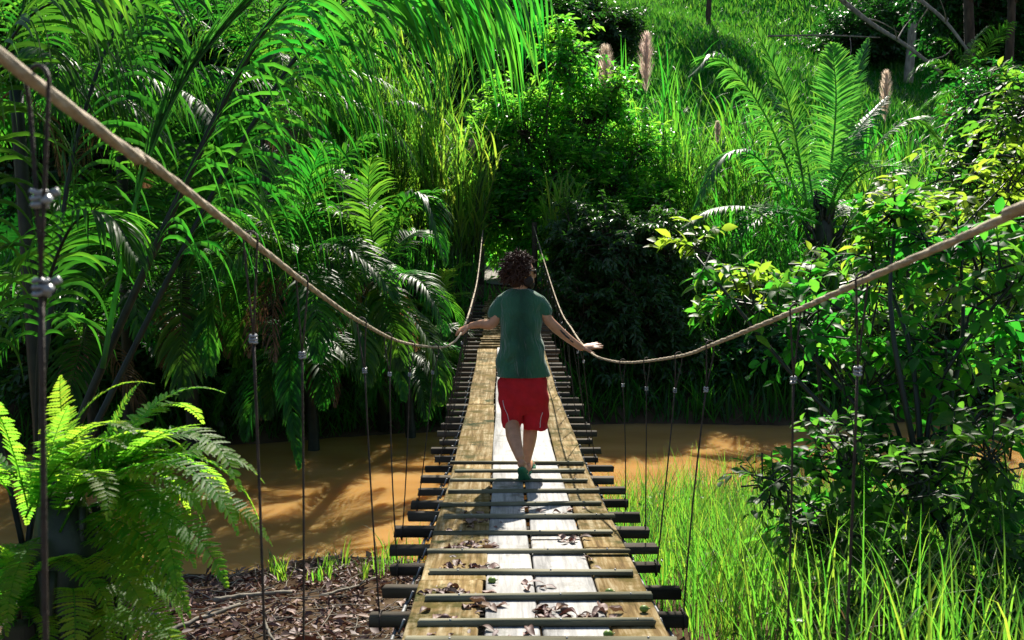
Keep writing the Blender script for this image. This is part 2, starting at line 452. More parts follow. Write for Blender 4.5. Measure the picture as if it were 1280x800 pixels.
# dirt path beyond the far end of the bridge
mb = MB()
py_ = np.linspace(20.6, 30, 26); pts = []
for y in py_:
    cx = -.05 - .04 * (y - 20.6) + .12 * math.sin(y)
    for s in np.linspace(-1, 1, 5):
        xx = cx + s * (.55 + .08 * math.sin(y * 2.7))
        pts.append((xx, y, gz(xx, y) + .06 - .03 * abs(s)))
ii = (np.arange(25) * 5)[:, None] + np.arange(4)[None]
mb.add(pts, np.stack([ii, ii + 1, ii + 6, ii + 5], -1).reshape(-1, 4))
po = mb.build("path", rough_mat("gravel_path", [(.3, (.10, .085, .07)), (.7, (.26, .235, .2))], 14, .9, bump=.9, coord="Object"), smooth_=True)
tag(po, "grey gravel path leading away from the far bridge end", "path", kind="structure")

# ------------------------------------------------------------------ bridge
def deck(y): return EYE - 1.76 + .0068 * (y - 9) ** 2
def slope(y): return 2 * .0068 * (y - 9)
br = thing("suspension_bridge", "narrow wooden suspension footbridge with rope handrails over the muddy river", "bridge", (0, 10, deck(10)))
R = rng(5)
Y0, Y1 = -1.4, 20.6
TH = .032
def yrot(y, yaw=0.0):
    a = math.atan(slope(y))
    return np.array(Matrix.Rotation(yaw, 3, 'Z') @ Matrix.Rotation(a, 3, 'X'))

# planks, laid end to end in four columns
cols = [(-.53, -.222, 'moss_plank'), (-.206, .022, 'white_plank'), (.036, .312, 'white_plank'), (.330, .548, 'moss_plank')]
for ci, (a, b, mt) in enumerate(cols):
    y = Y0 + .3 * ci
    while y < 14.0:
        ln = R.uniform(2.3, 3.1)
        e = min(y + ln, 14.15 + R.uniform(-.1, .1))
        if e - y > .3:
            mb = MB()
            ys = np.linspace(y + .004, e - .004, max(3, int((e - y) / .35)))
            j0, j1 = R.uniform(-.008, .008, 2)
            wob = R.uniform(-.006, .006)
            v = []
            for k, yy in enumerate(ys):
                z = deck(yy) + wob + .003 * math.sin(yy * 3 + ci)
                xa = a + j0 + .006 * math.sin(yy * 2.1 + ci); xb = b + j1 + .006 * math.sin(yy * 1.7 + 2 * ci)
                v += [(xa, yy, z - TH), (xa, yy, z - .006), (xa + .007, yy, z), (xb - .007, yy, z), (xb, yy, z - .006), (xb, yy, z - TH)]
            n = len(ys); q = []
            for k in range(n - 1):
                for j in range(6):
                    jj = (j + 1) % 6
                    q.append((k * 6 + j, k * 6 + jj, k * 6 + 6 + jj, k * 6 + 6 + j))
            t = []
            for base in (0, (n - 1) * 6):
                q.append((base, base + 1, base + 4, base + 5)); q.append((base + 1, base + 2, base + 3, base + 4))
            mb.add(v, q, t)
            mb.build("plank", M[mt], br)
        y = e
# crossbeams under the planks
BEAM_Y = [.4, 1.13, 1.7, 2.17] + [3.42 + .37 * k + R.uniform(-.03, .03) for k in range(-2, 47)]
beam_end = {}
for i, y in enumerate(BEAM_Y):
    if y > Y1: break
    mb = MB()
    hw = .76 + R.uniform(-.06, .05); cx = R.uniform(-.015, .015)
    hz_ = R.uniform(.021, .029)
    zc = deck(y) - TH - hz_ - .004
    mb.box((cx, y, zc), (hw, R.uniform(.028, .042), hz_), yrot(y, R.uniform(-.03, .03)), bev=.003, jit=R)
    mb.build("crossbeam", M['wood_beam'], br, loc=(cx, y, zc))
    beam_end[i] = (y, zc, hw)
# anti-slip rungs nailed across the planks
for k, y in enumerate([-.2, .5, 1.2, 1.9, 2.6, 2.98, 3.34, 3.55, 3.88, 4.25, 4.62, 5.0, 5.38, 5.70, 6.06, 6.40, 6.72, 7.02]):
    mb = MB()
    hw = .54 + R.uniform(-.05, .03); cx = .01 + R.uniform(-.03, .03)
    z = deck(y) + .0125
    mb.box((cx, y, z), (hw, R.uniform(.019, .026), R.uniform(.008, .011)), yrot(y, R.uniform(-.04, .04)), bev=.0015, jit=R)
    o = mb.build("rung", M['wood_rung'], br, loc=(cx, y, z))
    for xx in (-.36, .1, .42):
        nb = MB(); nb.tube([(cx + xx, y, z + .008), (cx + xx, y, z + .0145)], .005, 6)
        nb.build("nail", M['metal'], o)
# bare slats where the planks stop
y = 14.3; k = 0
while y < Y1:
    mb = MB()
    hw = .5 + R.uniform(-.04, .03); cx = R.uniform(-.02, .02); z = deck(y) - .012
    mb.box((cx, y, z), (hw, R.uniform(.045, .06), .014), yrot(y, R.uniform(-.03, .03)), bev=.004, jit=R)
    mb.build("slat", M['moss_plank'], br, loc=(cx, y, z))
    y += R.uniform(.19, .25)
# deck cables along both sides under the beam ends
for s in (-1, 1):
    ys = np.linspace(Y0 - .6, Y1 + .4, 90)
    mb = MB(); mb.tube([(s * (.60 + .008 * math.sin(y * 4)), y, deck(y) - TH - .072) for y in ys], .009, 6)
    mb.build("deck_cable", M['metal'], br, True)
    for i in sorted(beam_end):
        y, zc, hw = beam_end[i]
        if y < 2.5 or y > 13: continue
        mb = MB(); mb.tube([(s * .56, y - .05, zc + .025), (s * .575, y - .05, zc - .015), (s * .585, y - .04, zc - .04), (s * .60, y + .02, zc - .045)], .0065, 5)
        mb.build("cable_tie", M['metal'], br, True)
# handrail ropes, pulled in where the man's hands rest on them
railL = [(-.9, -1.6, EYE + .95), P(30, 92, 1.085), P(182, 200, 1.49), P(315, 302, 2.16), P(400, 368, 2.95), P(450, 402, 3.73), P(500, 427, 4.95), P(545, 434, 6.0), P(562, 431, 6.5), P(577, 415, 6.87),
         P(590, 378, 8.8), P(598, 340, 13), (-.585, 20.6, P(603, 287, 20.6)[2])]
railR = [(.9, -1.6, EYE + .75), P(1400, 205, 1.25), P(1280, 262, 1.5), P(1090, 346, 2.12), P(1000, 386, 2.64), P(890, 431, 3.75), P(850, 445, 4.5), P(790, 453, 5.7), P(760, 450, 6.3), P(738, 440, 6.75),
         P(716, 413, 8.6), P(694, 370, 12.5), (.60, 20.6, P(668, 283, 20.6)[2])]
rails = []
for pts in (railL, railR):
    c = catmull(pts, 220); rails.append(c)
    mb = MB()      # three twisted strands
    cc = catmull(pts, 700); arc = np.concatenate([[0], np.cumsum(np.linalg.norm(np.diff(cc, axis=0), axis=1))])
    tt_ = unit(np.gradient(cc, axis=0)); ua = unit(np.cross(tt_, UP)); ub = np.cross(tt_, ua)
    for q in range(3):
        w_ = arc * 2 * math.pi / .30 + q * 2.094
        mb.tube(cc + (ua * np.cos(w_)[:, None] + ub * np.sin(w_)[:, None]) * .0026, .0062 + .0004 * np.sin(arc * 37 + q), 6)
    mb.build("handrail_rope", M['rope'], br, True)
def rail_at(c, y):
    return np.array([np.interp(y, c[:, 1], c[:, i]) for i in range(3)])
# hanging ropes between the handrails and the beam ends
SUS = [.4, 1.13, 2.16, 2.86, 3.66, 4.42, 5.16, 5.92, 7.4, 8.2, 8.9, 9.7, 10.4, 11.1, 11.9, 12.6, 13.4, 14.1, 14.9, 15.7, 16.5, 17.3, 18.2, 19.2]
for si, (c, s) in enumerate(zip(rails, (-1, 1))):
    for y in SUS:
        i = min(beam_end, key=lambda q: abs(beam_end[q][0] - y)); by, bz, bh = beam_end[i]
        top = rail_at(c, by + R.uniform(-.03, .03)); bot = np.array([s * (bh - .03), by, bz - .05])
        r = .0036 if y < 3 else .0040
        mb = MB()
        mid = top + (bot - top) * .16
        side = np.array([.0, .016, 0])
        n = 14; t = np.linspace(0, 1, n)[:, None]
        sway = np.stack([R.uniform(-.012, .012) * np.sin(t[:, 0] * 3.1), R.uniform(-.02, .02) * np.sin(t[:, 0] * 3.1), 0 * t[:, 0]], -1)
        line = mid + (bot - mid) * t + sway
        mb.tube(line, r, 6)
        o = mb.build("hanging_rope", M['dark_rope'], br, True)
        lp = MB()      # loop over the handrail, both strands down to the clamp
        ang = np.linspace(-.3, math.pi + .3, 9)
        loop = [mid + np.array([0, .004, .0])] + [top + np.array([0, 0, -.05]) + np.array([s * .018, .016, 0])] + [top + np.array([math.cos(a) * .022 * s, .016 * math.cos(a), math.sin(a) * .022]) for a in ang] + [top + np.array([0, 0, -.05]) + np.array([-s * .018, -.016, 0])] + [mid + np.array([0, -.004, 0])]
        lp.tube(catmull(loop, 30), r * .8, 5)
        lp.build("rope_loop", M['dark_rope'], o, True)
        for q in range(2 if y < 1.5 else 1):
            cp = MB()
            zc = mid + (top - mid) * (.05 + .42 * q)
            for w in (-.008, .0, .008):
                cp.tube([zc + np.array([.008 * math.cos(a), .008 * math.sin(a), w + R.uniform(-.002, .002)]) for a in np.linspace(0, 6.0, 9)], .0036, 5)
            if y < 1.5:
                cp.tube([zc + np.array([.010, -.009, -.004]), zc + np.array([.019, -.012, .0])], .0055, 6)
                cp.tube([zc + np.array([.010, .009, .006]), zc + np.array([.019, .011, .01])], .0055, 6)
            cp.build("clamp", M['metal'], o, True)
        kt = MB()
        kt.tube([bot + np.array([0, math.sin(a) * .05, .05 + math.cos(a) * .040]) for a in np.linspace(0, 6.28, 13)], r, 5, cap=False)
        kt.build("beam_lashing", M['dark_rope'], o, True)
# far portal posts that carry the ropes
for s in (-1, 1):
    mb = MB(); x = s * .62; b = gz(x, 20.75)
    mb.tube([(x, 20.75, b - .3), (x + .01, 20.75, EYE - .3), (x, 20.75, P(603, 283, 20.6)[2] + .1)], [.07, .065, .06], 8)
    mb.build("end_post", M['bark'], br, True)

# ------------------------------------------------------------------ fronds and palms
def arch(length, elev, az=0.0, g=.05, m=26, twist=0.0):
    p = np.zeros((m, 3)); d = np.array([math.cos(elev) * math.cos(az), math.cos(elev) * math.sin(az), math.sin(elev)])
    for i in range(1, m):
        p[i] = p[i - 1] + d * length / (m - 1)
        d = unit(d + np.array([0, 0, -g * (.35 + 1.3 * i / m)]) + twist * np.array([-math.sin(az), math.cos(az), 0]))
    return p

def frond_leaflets(pts, n, L, W, R, start=.15, ang=(65, 25), droop=.16, lift=.25, k=5, prof=None, roll=0.0, sides=(-1, 1)):
    """centre lines, half widths and normals of the leaflets of one frond"""
    m = len(pts)
    t = np.repeat(np.linspace(start, .995, n), len(sides)); sgn = np.tile(np.array(sides, float), n)
    t = np.clip(t + R.normal(0, .004, len(t)), 0, 1)
    T = unit(np.gradient(pts, axis=0))
    idx = t * (m - 1)
    pos = np.stack([np.interp(idx, np.arange(m), pts[:, i]) for i in range(3)], -1)
    tan = unit(np.stack([np.interp(idx, np.arange(m), T[:, i]) for i in range(3)], -1))
    B = np.cross(tan, UP); hor = np.linalg.norm(B, axis=-1, keepdims=True)
    hd = unit(pts[-1] - pts[0]); alt = np.cross(np.array([hd[0], hd[1], .001]), UP)
    B = unit(np.where(hor < .25, B + unit(alt) * .5, B))
    N = unit(np.cross(B, tan))
    if roll:
        B, N = B * math.cos(roll) + N * math.sin(roll), N * math.cos(roll) - B * math.sin(roll)
    a = np.radians(ang[0] + (ang[1] - ang[0]) * t ** 1.3 + R.normal(0, 4, len(t)))
    d = unit(B * (sgn * np.sin(a))[:, None] + tan * np.cos(a)[:, None] + N * (lift * R.uniform(.4, 1.4, len(t)))[:, None])
    u = (t - start) / (1 - start)
    pr = (np.sin(np.clip(u, 0, 1) ** .75 * math.pi * .93 + .22) ** .6) if prof is None else prof(u)
    ln = L * np.clip(pr, .12, 1) * R.uniform(.88, 1.08, len(t))
    C = np.zeros((len(t), k, 3)); D = np.zeros_like(C)
    C[:, 0] = pos; D[:, 0] = d
    g = droop * R.uniform(.6, 1.5, len(t)) * 4 / (k - 1)
    for j in range(1, k):
        C[:, j] = C[:, j - 1] + d * (ln / (k - 1))[:, None]
        d = unit(d + np.outer(g * (.5 + j / k), np.array([0, 0, -1.])))
        D[:, j] = d
    wv = unit(np.cross(D, N[:, None] + .0))
    f = np.array([.45, 1, .95, .62, .06]) if k == 5 else np.interp(np.linspace(0, 1, k), [0, .2, .5, .8, 1], [.45, 1, .95, .62, .05])
    S = wv * (W * .5 * f)[None, :, None]
    NN = unit(np.cross(wv, D))
    return C, S, NN, t, sgn

def frond_mb(pts, n, L, W, R, r0=.018, a0=.4, av=.25, **kw):
    mb = MB()
    m = len(pts)
    mb.tube(pts, np.linspace(r0, r0 * .18, m), 5, a=.75)
    C, S, NN, t, sgn = frond_leaflets(pts, n, L, W, R, **kw)
    mb.vstrips(C, S, NN, np.clip(R.normal(a0, av, len(C)), 0, 1), fold=.3)
    return mb

def pool(name, mat, n, L, W, length, elevs, gs, seed, r0=.02, a0=.4, per=2, **kw):
    out = []
    for i, (e, g) in enumerate(zip(elevs, gs)):
        for j in range(per):
            R = rng(seed + 17 * i + j)
            pts = arch(length * R.uniform(.92, 1.08), math.radians(e), 0, g * R.uniform(.85, 1.2), twist=R.uniform(-.008, .008))
            me = frond_mb(pts, n, L, W, R, r0=r0, a0=a0, **kw).build("frond", mat)
            me_ = me.data; bpy.data.objects.remove(me)
            out.append((e, me_))
    return out

POOL_A = pool("a", M['palm'], 42, .74, .046, 2.7, (75, 50, 25, 0), (.075, .095, .10, .09), 100, droop=.36)
POOL_D = pool("d", M['dry_frond'], 30, .6, .03, 2.3, (-20, -50), (.10, .06), 160, droop=.5)
POOL_G = pool("g", M['palm_grey'], 58, .42, .022, 2.4, (78, 55, 30, 5), (.06, .08, .09, .08), 200, r0=.028, droop=.10, lift=.35, ang=(70, 40))
POOL_Y = pool("y", M['grass'], 40, .62, .04, 2.4, (75, 50, 25, 0), (.075, .09, .085, .07), 150, droop=.2)
POOL_H = pool("h", M['palm'], 40, .95, .042, 3.2, (80, 60, 35, 10), (.06, .08, .085, .07), 300, droop=.75, lift=-.2, a0=.5, ang=(50, 30))

def place_frond(parent, me, loc, az, tilt=0.0, scale=1.0, roll=0.0, name="frond"):
    o = bpy.data.objects.new(name, me); COL.objects.link(o)
    o.parent = parent
    o.location = Vector([float(x) for x in loc]) - parent.location
    o.rotation_euler = (Matrix.Rotation(az, 3, 'Z') @ Matrix.Rotation(-tilt, 3, 'Y') @ Matrix.Rotation(roll, 3, 'X')).to_euler()
    o.scale = (scale,) * 3
    return o

def palm(name, label, crown, fr_pool, nf, scale=1.0, seed=0, base=None, trunk_r=.09, az0=None, azr=None, group=None, elev=None):
    R = rng(seed)
    crown = np.asarray(crown, float)
    if base is None: base = (crown[0] + R.uniform(-.2, .2), crown[1] + .2, gz(crown[0], crown[1] + .2))
    t = thing(name, label, "palm tree", base, group)
    b = np.array(base); mb = MB()
    tp = catmull([b - [0, 0, .25], b + (crown - b) * .5 + R.uniform(-.08, .08, 3), crown], 14)
    rr = trunk_r * (1.15 - .3 * np.linspace(0, 1, 14)) * (1 + .07 * np.sin(np.arange(14) * 2.5))
    mb.tube(tp, rr, 9); mb.build("trunk", M['dark_stem'], t, True)
    for i in range(2):
        place_frond(t, POOL_D[int(R.integers(0, len(POOL_D)))][1], crown, R.uniform(0, 6.28), 0, scale * R.uniform(.6, .9), R.uniform(-.3, .3))
    for i in range(nf):
        u = (i + .5) / nf
        e, me = fr_pool[int(min(len(fr_pool) - 1, u * len(fr_pool)))] if elev is None else fr_pool[R.integers(elev[0], elev[1])]
        az = i * 2.399 + R.uniform(-.3, .3)
        if az0 is not None: az = az0 + R.uniform(-azr, azr)
        place_frond(t, me, crown + R.uniform(-.05, .05, 3), az, R.uniform(-.15, .15), scale * R.uniform(.85, 1.1), R.uniform(-.25, .25))
    return t

# ------------------------------------------------------------------ shrubs and trees
def shrub(name, label, cat, base, lobes, nleaf, LL, WW, mat, seed=0, twig=.5, per=12, stem_r=.05, kind='small', av=(.15, .6), bark='bark', group=None, tipbright=.35, droop=.35, up=.3, parts=0, flat=.6, stems=1):
    """lobes: (centre, rx, ry, rz).  Trunk and limbs are one part, the leaves another"""
    R = rng(seed)
    base = np.asarray(base, float)
    t = thing(name, label, cat, base, group)
    cen = np.array([l[0] for l in lobes]); wt = np.array([l[1] * l[3] for l in lobes]); wt = wt / wt.sum()
    tr = MB()
    heart = cen.mean(0) * .5 + base * .5
    for s in range(stems):
        off = R.uniform(-.15, .15, 3) * (1 if stems > 1 else 0); off[2] = 0
        tr.tube(catmull([base + off - [0, 0, .2], base + off + (heart - base) * .5 + R.uniform(-.1, .1, 3) * np.linalg.norm(heart - base), heart + off * 2], 8), np.linspace(stem_r, stem_r * .7, 8), 7)
    for c in cen:
        mid = (heart + c) / 2 + R.uniform(-.12, .12, 3) * np.linalg.norm(c - heart)
        tr.tube(catmull([heart, mid, c], 8), np.linspace(stem_r * .6, stem_r * .25, 8), 6)
    nt = max(4, nleaf // per)
    li = R.choice(len(lobes), nt, p=wt)
    rad = np.array([[l[1], l[2], l[3]] for l in lobes])
    dv = unit(R.normal(0, 1, (nt, 3))); rr = R.uniform(.25, 1.0, nt) ** .55
    wob = 1 + .28 * np.sin(dv[:, 0] * 5 + li * 2) * np.sin(dv[:, 2] * 6 + li) + R.normal(0, .1, nt)
    q = cen[li] + dv * rad[li] * (rr * wob)[:, None]
    q[:, 2] = np.maximum(q[:, 2], ground(q[:, 0], q[:, 1]) + .05)
    td = unit(dv * .8 + np.array([0, 0, up]) + R.normal(0, .35, (nt, 3)))
    # twigs
    seg = np.linspace(-.75, .5, 4)
    TW = q[:, None] + td[:, None] * (seg[None, :, None] * twig) + np.array([0, 0, -1.])[None, None] * (np.maximum(seg, 0) ** 2 * twig * .5)[None, :, None]
    tw = min(nt, 1500)
    for i in range(tw):
        tr.tube(TW[i], np.linspace(.011, .003, 4) * (stem_r / .05) ** .5, 3, cap=False)
    for i in range(0, tw, 5):
        tr.tube(catmull([cen[li[i]], (cen[li[i]] + TW[i, 0]) / 2 + R.uniform(-.05, .05, 3), TW[i, 0]], 5), np.linspace(stem_r * .25, .01, 5), 4, cap=False)
    tr.build("trunk", M[bark], t, True)
    n = nt * per
    tt = np.tile(np.linspace(-.6, 1.05, per), nt) + R.normal(0, .06, n); ti = np.repeat(np.arange(nt), per)
    s_ = tt * .5 * twig
    pos = q[ti] + td[ti] * s_[:, None]; pos[:, 2] -= np.maximum(s_, 0) ** 2 / max(twig, .01) * .5 * 2
    ph = np.tile(np.arange(per) * 2.4, nt) + np.repeat(R.uniform(0, 6.28, nt), per)
    b1 = unit(np.cross(td[ti], R.normal(0, 1, (n, 3)) * .2 + UP)); b2 = np.cross(td[ti], b1)
    side = b1 * np.cos(ph)[:, None] + b2 * np.sin(ph)[:, None] * (1 - flat)
    d = unit(side + td[ti] * .55 + np.array([0, 0, -droop]) + R.normal(0, .15, (n, 3)))
    nr = unit(UP + td[ti] * .4 + R.normal(0, .4, (n, 3)))
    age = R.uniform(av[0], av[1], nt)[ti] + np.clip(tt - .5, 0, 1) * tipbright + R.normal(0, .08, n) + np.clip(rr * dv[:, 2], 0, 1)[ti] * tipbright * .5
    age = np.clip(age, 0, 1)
    L = LL * R.uniform(.65, 1.2, n); W = WW * R.uniform(.75, 1.15, n)
    sel = np.ones(n, bool)
    if parts:
        dist = np.linalg.norm(pos - np.array(CAMP), axis=-1)
        rel = pos - np.array(CAMP)
        inv = (np.abs(rel[:, 0] / np.maximum(rel[:, 1], .1)) < .57) & (rel[:, 2] / np.maximum(rel[:, 1], .1) < .27) & (rel[:, 2] / np.maximum(rel[:, 1], .1) > -.43)
        order = np.argsort(np.where(inv, dist, 1e9))[:parts]
        sel[order] = False
        meshes = []
        for j in range(6):
            mm = MB(); mm.leaves(np.zeros((1, 3)), np.array([[1., 0, 0]]), np.array([[0, .1 * (j - 2.5), 1.]]), 1.0, .40 + .04 * j, np.array([.12 + .15 * j]), 'broad')
            ob = mm.build("leaf", M[mat]); meshes.append(ob.data); bpy.data.objects.remove(ob)
        for i in order:
            ob = bpy.data.objects.new("leaf", meshes[int(min(5, age[i] * 6))]); COL.objects.link(ob); ob.parent = t
            xa = d[i]; yb = unit(np.cross(nr[i], xa)); zn = np.cross(xa, yb)
            ob.rotation_euler = Matrix(np.stack([xa, yb, zn], -1).tolist()).to_euler()
            ob.location = Vector(pos[i].tolist()) - t.location; ob.scale = (L[i],) * 3
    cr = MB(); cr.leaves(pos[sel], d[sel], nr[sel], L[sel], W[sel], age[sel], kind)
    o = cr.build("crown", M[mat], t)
    if parts: o["kind"] = "stuff"
    return t

def lob(px, py, d, rpx, rpy, dd=None):
    c = P(px, py, d); k = d / F
    return (c, rpx * k, dd if dd is not None else (rpx + rpy) * .5 * k, rpy * k)

# ------------------------------------------------------------------ blades: grass and cane
def blades(R, base, h, lean, az, W, k=6, curl=1.0, a0=.5, av=.25):
    n = len(base)
    d = np.stack([np.sin(lean) * np.cos(az), np.sin(lean) * np.sin(az), np.cos(lean)], -1)
    hz = np.stack([np.cos(az), np.sin(az), np.zeros(n)], -1)
    C = np.zeros((n, k, 3)); C[:, 0] = base; D = np.zeros_like(C); D[:, 0] = d
    cg = curl * R.uniform(.3, 1.6, n)
    for j in range(1, k):
        C[:, j] = C[:, j - 1] + d * (h / (k - 1))[:, None]
        d = unit(d + hz * (cg * .16 * j / k)[:, None] + np.outer(cg * .34 * (j / k) ** 1.5, np.array([0, 0, -1.])))
        D[:, j] = d
    tw = R.uniform(0, math.pi, n)
    side = np.stack([-np.sin(az + .5 * np.sin(tw)), np.cos(az + .5 * np.sin(tw)), np.zeros(n)], -1)
    f = np.interp(np.linspace(0, 1, k), [0, .25, .6, 1], [.6, 1, .8, .05])
    S = side[:, None] * (W[:, None] * .5 * f[None])[:, :, None]
    NN = unit(np.cross(S, D))
    return C, S, NN, np.clip(R.normal(a0, av, n), 0, 1)

def cane(label, cx, cy, rad, H, nst, seed, plumes=(), mat='cane', bl=1.5, W=.045, per=13, group=None, a0=.45, name="wild_cane", zmin=.25):
    R = rng(seed)
    t = thing(name, label, "wild cane", (cx, cy, gz(cx, cy)), group)
    st = MB(); lf = MB()
    for i in range(nst):
        a = R.uniform(0, 6.28); r = rad * math.sqrt(R.uniform())
        bx, by = cx + r * math.cos(a), cy + r * math.sin(a)
        b = np.array([bx, by, gz(bx, by) - .1]); hh = H * R.uniform(.4, .95)
        ln = np.array([math.cos(a), math.sin(a), 0]) * R.uniform(0, .22) * hh
        p = catmull([b, b + [0, 0, hh * .5] + ln * .3, b + [0, 0, hh] + ln], 7)
        st.tube(p, np.linspace(.016, .008, 7), 4, cap=False)
        u = np.linspace(zmin, 1, per) + R.uniform(-.03, .03, per)
        pos = np.stack([np.interp(u * 6, np.arange(7), p[:, j]) for j in range(3)], -1)
        az = np.arange(per) * math.pi + R.uniform(0, 6.28) + R.normal(0, .45, per)
        C, S, NN, v = blades(R, pos, bl * R.uniform(.7, 1.15, per) * (.75 + .3 * u), R.uniform(.25, .75, per) * (1.15 - .5 * u), az, np.full(per, W) * R.uniform(.7, 1.2, per), 7, 1.15, a0)
        lf.vstrips(C, S, NN, v, fold=.3)
    st.build("stalks", M['stem'], t, True); lf.build("leaves", M[mat], t)
    for (p, h, w) in plumes: plume(t, p, h, w, R, (p[0], p[1] + .1))
    return t

def plume(t, p, h, w, R, foot):
    """feathery seed head: p = middle of the plume"""
    p = np.asarray(p, float)
    n = 420
    u = R.uniform(0, 1, n) ** .8
    env = np.interp(u, [0, .12, .4, .8, 1], [.35, .9, 1, .6, .1]) * w * .5
    az = R.uniform(0, 6.28, n)
    base = p + np.stack([np.zeros(n), np.zeros(n), (u - .5) * h], -1)
    C, S, NN, v = blades(R, base - [0, 0, h * .06], env * 1.9 + .10 * h, np.full(n, .25) + R.uniform(0, .2, n), az, np.full(n, .011) + .02 * env, 4, .5, .55, .3)
    pl = MB(); pl.strips(C, S, v)
    b = np.array([foot[0], foot[1], gz(foot[0], foot[1])])
    o = pl.build("plume", M['plume'], t)
    sm = MB(); sm.tube(catmull([b, (b + p) / 2, p + [0, 0, h * .45]], 8), np.linspace(.02, .006, 8), 5)
    sm.build("plume_stalk", M['stem'], o, True)

# ------------------------------------------------------------------ vegetation: far bank
# leafy tree at the far bridge end, bright top
shrub("leafy_tree", "bushy bright green tree standing right of the path at the far bridge end", "tree", (1.6, 23.2, gz(1.6, 23.2)),
      [lob(705, 70, 23, 35, 45, .6), lob(655, 165, 23, 50, 50, .6), lob(735, 150, 23.2, 50, 55, .6), lob(690, 225, 22.6, 65, 55, .7), lob(635, 255, 23, 40, 45, .6), lob(765, 235, 22.8, 45, 55, .6), lob(650, 300, 23.4, 40, 40, .5), lob(620, 215, 23, 25, 30, .5), lob(770, 110, 23, 20, 25, .4), lob(625, 120, 23, 18, 18, .4), lob(600, 185, 22.8, 28, 35, .5), lob(605, 265, 22.4, 28, 40, .5), lob(800, 190, 22.8, 35, 40, .5), lob(815, 260, 22, 35, 45, .5), lob(700, 290, 21.8, 60, 35, .5)],
      17000, .23, .10, 'bright_bush', 11, twig=.95, per=14, stem_r=.07, av=(.3, .95), tipbright=.5)
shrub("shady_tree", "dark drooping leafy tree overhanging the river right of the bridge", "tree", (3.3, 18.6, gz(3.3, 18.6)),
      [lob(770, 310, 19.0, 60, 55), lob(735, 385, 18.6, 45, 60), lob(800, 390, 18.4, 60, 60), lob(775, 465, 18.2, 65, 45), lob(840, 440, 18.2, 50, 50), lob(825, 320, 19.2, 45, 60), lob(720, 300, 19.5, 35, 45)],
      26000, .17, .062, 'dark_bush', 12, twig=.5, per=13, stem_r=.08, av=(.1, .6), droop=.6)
# wild cane thickets
cane("tall wild cane thicket with drooping blades left of the far path", *P(500, 300, 22)[:2], 1.1, 6.4, 85, 21, a0=.6, bl=1.7,
     plumes=[(P(553, 218, 20.8), .75, .28), (P(590, 190, 21.5), .6, .2)])
cane("wild cane thicket with the tallest stalks behind the arching palms", *P(430, 300, 21)[:2], 1.1, 6.5, 70, 22, a0=.55, bl=1.7)
cane("slender wild cane clump crowding the left edge of the far path", *P(572, 350, 20.6)[:2], .5, 3.6, 60, 23, bl=1.1, a0=.6, mat='grass')
cane("low pale cane clump beside the right handrail at the far bridge end", *P(706, 350, 20.4)[:2], .3, 2.6, 50, 24, bl=.8, W=.035, a0=.6, mat='grass')
cane("wild cane thicket bearing two tall tan plumes", *P(800, 240, 25)[:2], 1.3, 5.8, 85, 25, a0=.5, bl=1.7,
     plumes=[(P(757, 98, 24.0), 1.65, .55), (P(808, 78, 24.0), 1.5, .48)])
cane("bright wild cane thicket left of the grey green palm", *P(900, 260, 22.5)[:2], 1.2, 4.4, 62, 26, bl=1.3,
     plumes=[(P(897, 165, 22), .5, .2)])
cane("wild cane thicket with one lone tan plume right of the grey green palm", *P(1110, 280, 22)[:2], 1.2, 3.4, 70, 27, bl=1.1,
     plumes=[(P(1107, 120, 22), 1.2, .34)])
cane("wild cane thicket below the slanting dead branch", *P(1200, 300, 20)[:2], 1.3, 3.2, 60, 28, bl=1.1)
cane("shaded cane thicket filling the gap under the grey green palm", *P(960, 380, 19.3)[:2], 1.1, 2.4, 60, 29, bl=1.0, a0=.25)
cane("shaded cane thicket at the river edge right of the dark tree", *P(1080, 420, 18.8)[:2], 1.3, 2.0, 70, 30, bl=1.0, a0=.2)

cane("far cane thicket on the slope behind the grey green palm", *P(985, 200, 26)[:2], 1.5, 4.6, 60, 46, bl=1.5, W=.06)
cane("far cane thicket between the two plumes and the open hillside", *P(880, 180, 27)[:2], 1.4, 4.8, 55, 47, bl=1.6, W=.06)
cane("far cane thicket under the slanting dead branch on the slope", *P(1085, 190, 27)[:2], 1.6, 4.2, 60, 48, bl=1.5, W=.06)
# grey-green palm on the right with stiff arching fronds
gp = thing("arching_palm", "grey green palm with stiff upright arching fronds on the far right bank", "palm tree", (*P(1030, 400, 19.5)[:2], gz(*P(1030, 400, 19.5)[:2])))
crown = P(1030, 285, 19.5); b = np.array(gp.location)
mb = MB(); mb.tube([b - [0, 0, .3], (b + crown) / 2, crown, crown + [0, 0, .6]], [.26, .24, .2, .07], 10)
R = rng(77)
for i in range(130):   # old leaf bases round the stem
    u = R.uniform(.1, 1.7); a = i * 2.4
    p0 = b + (crown - b) * min(u, 1) + [0, 0, max(0, u - 1) * .8]
    o_ = np.array([math.cos(a), math.sin(a), 0]) * (.2 if u < 1 else .1)
    mb.tube([p0 + o_ * .8, p0 + o_ * 1.6 + [0, 0, .12], p0 + o_ * 2.4 + [0, 0, R.uniform(.25, .5)]], [.06, .045, .008], 4)
mb.build("trunk", M['dark_stem'], gp, True)
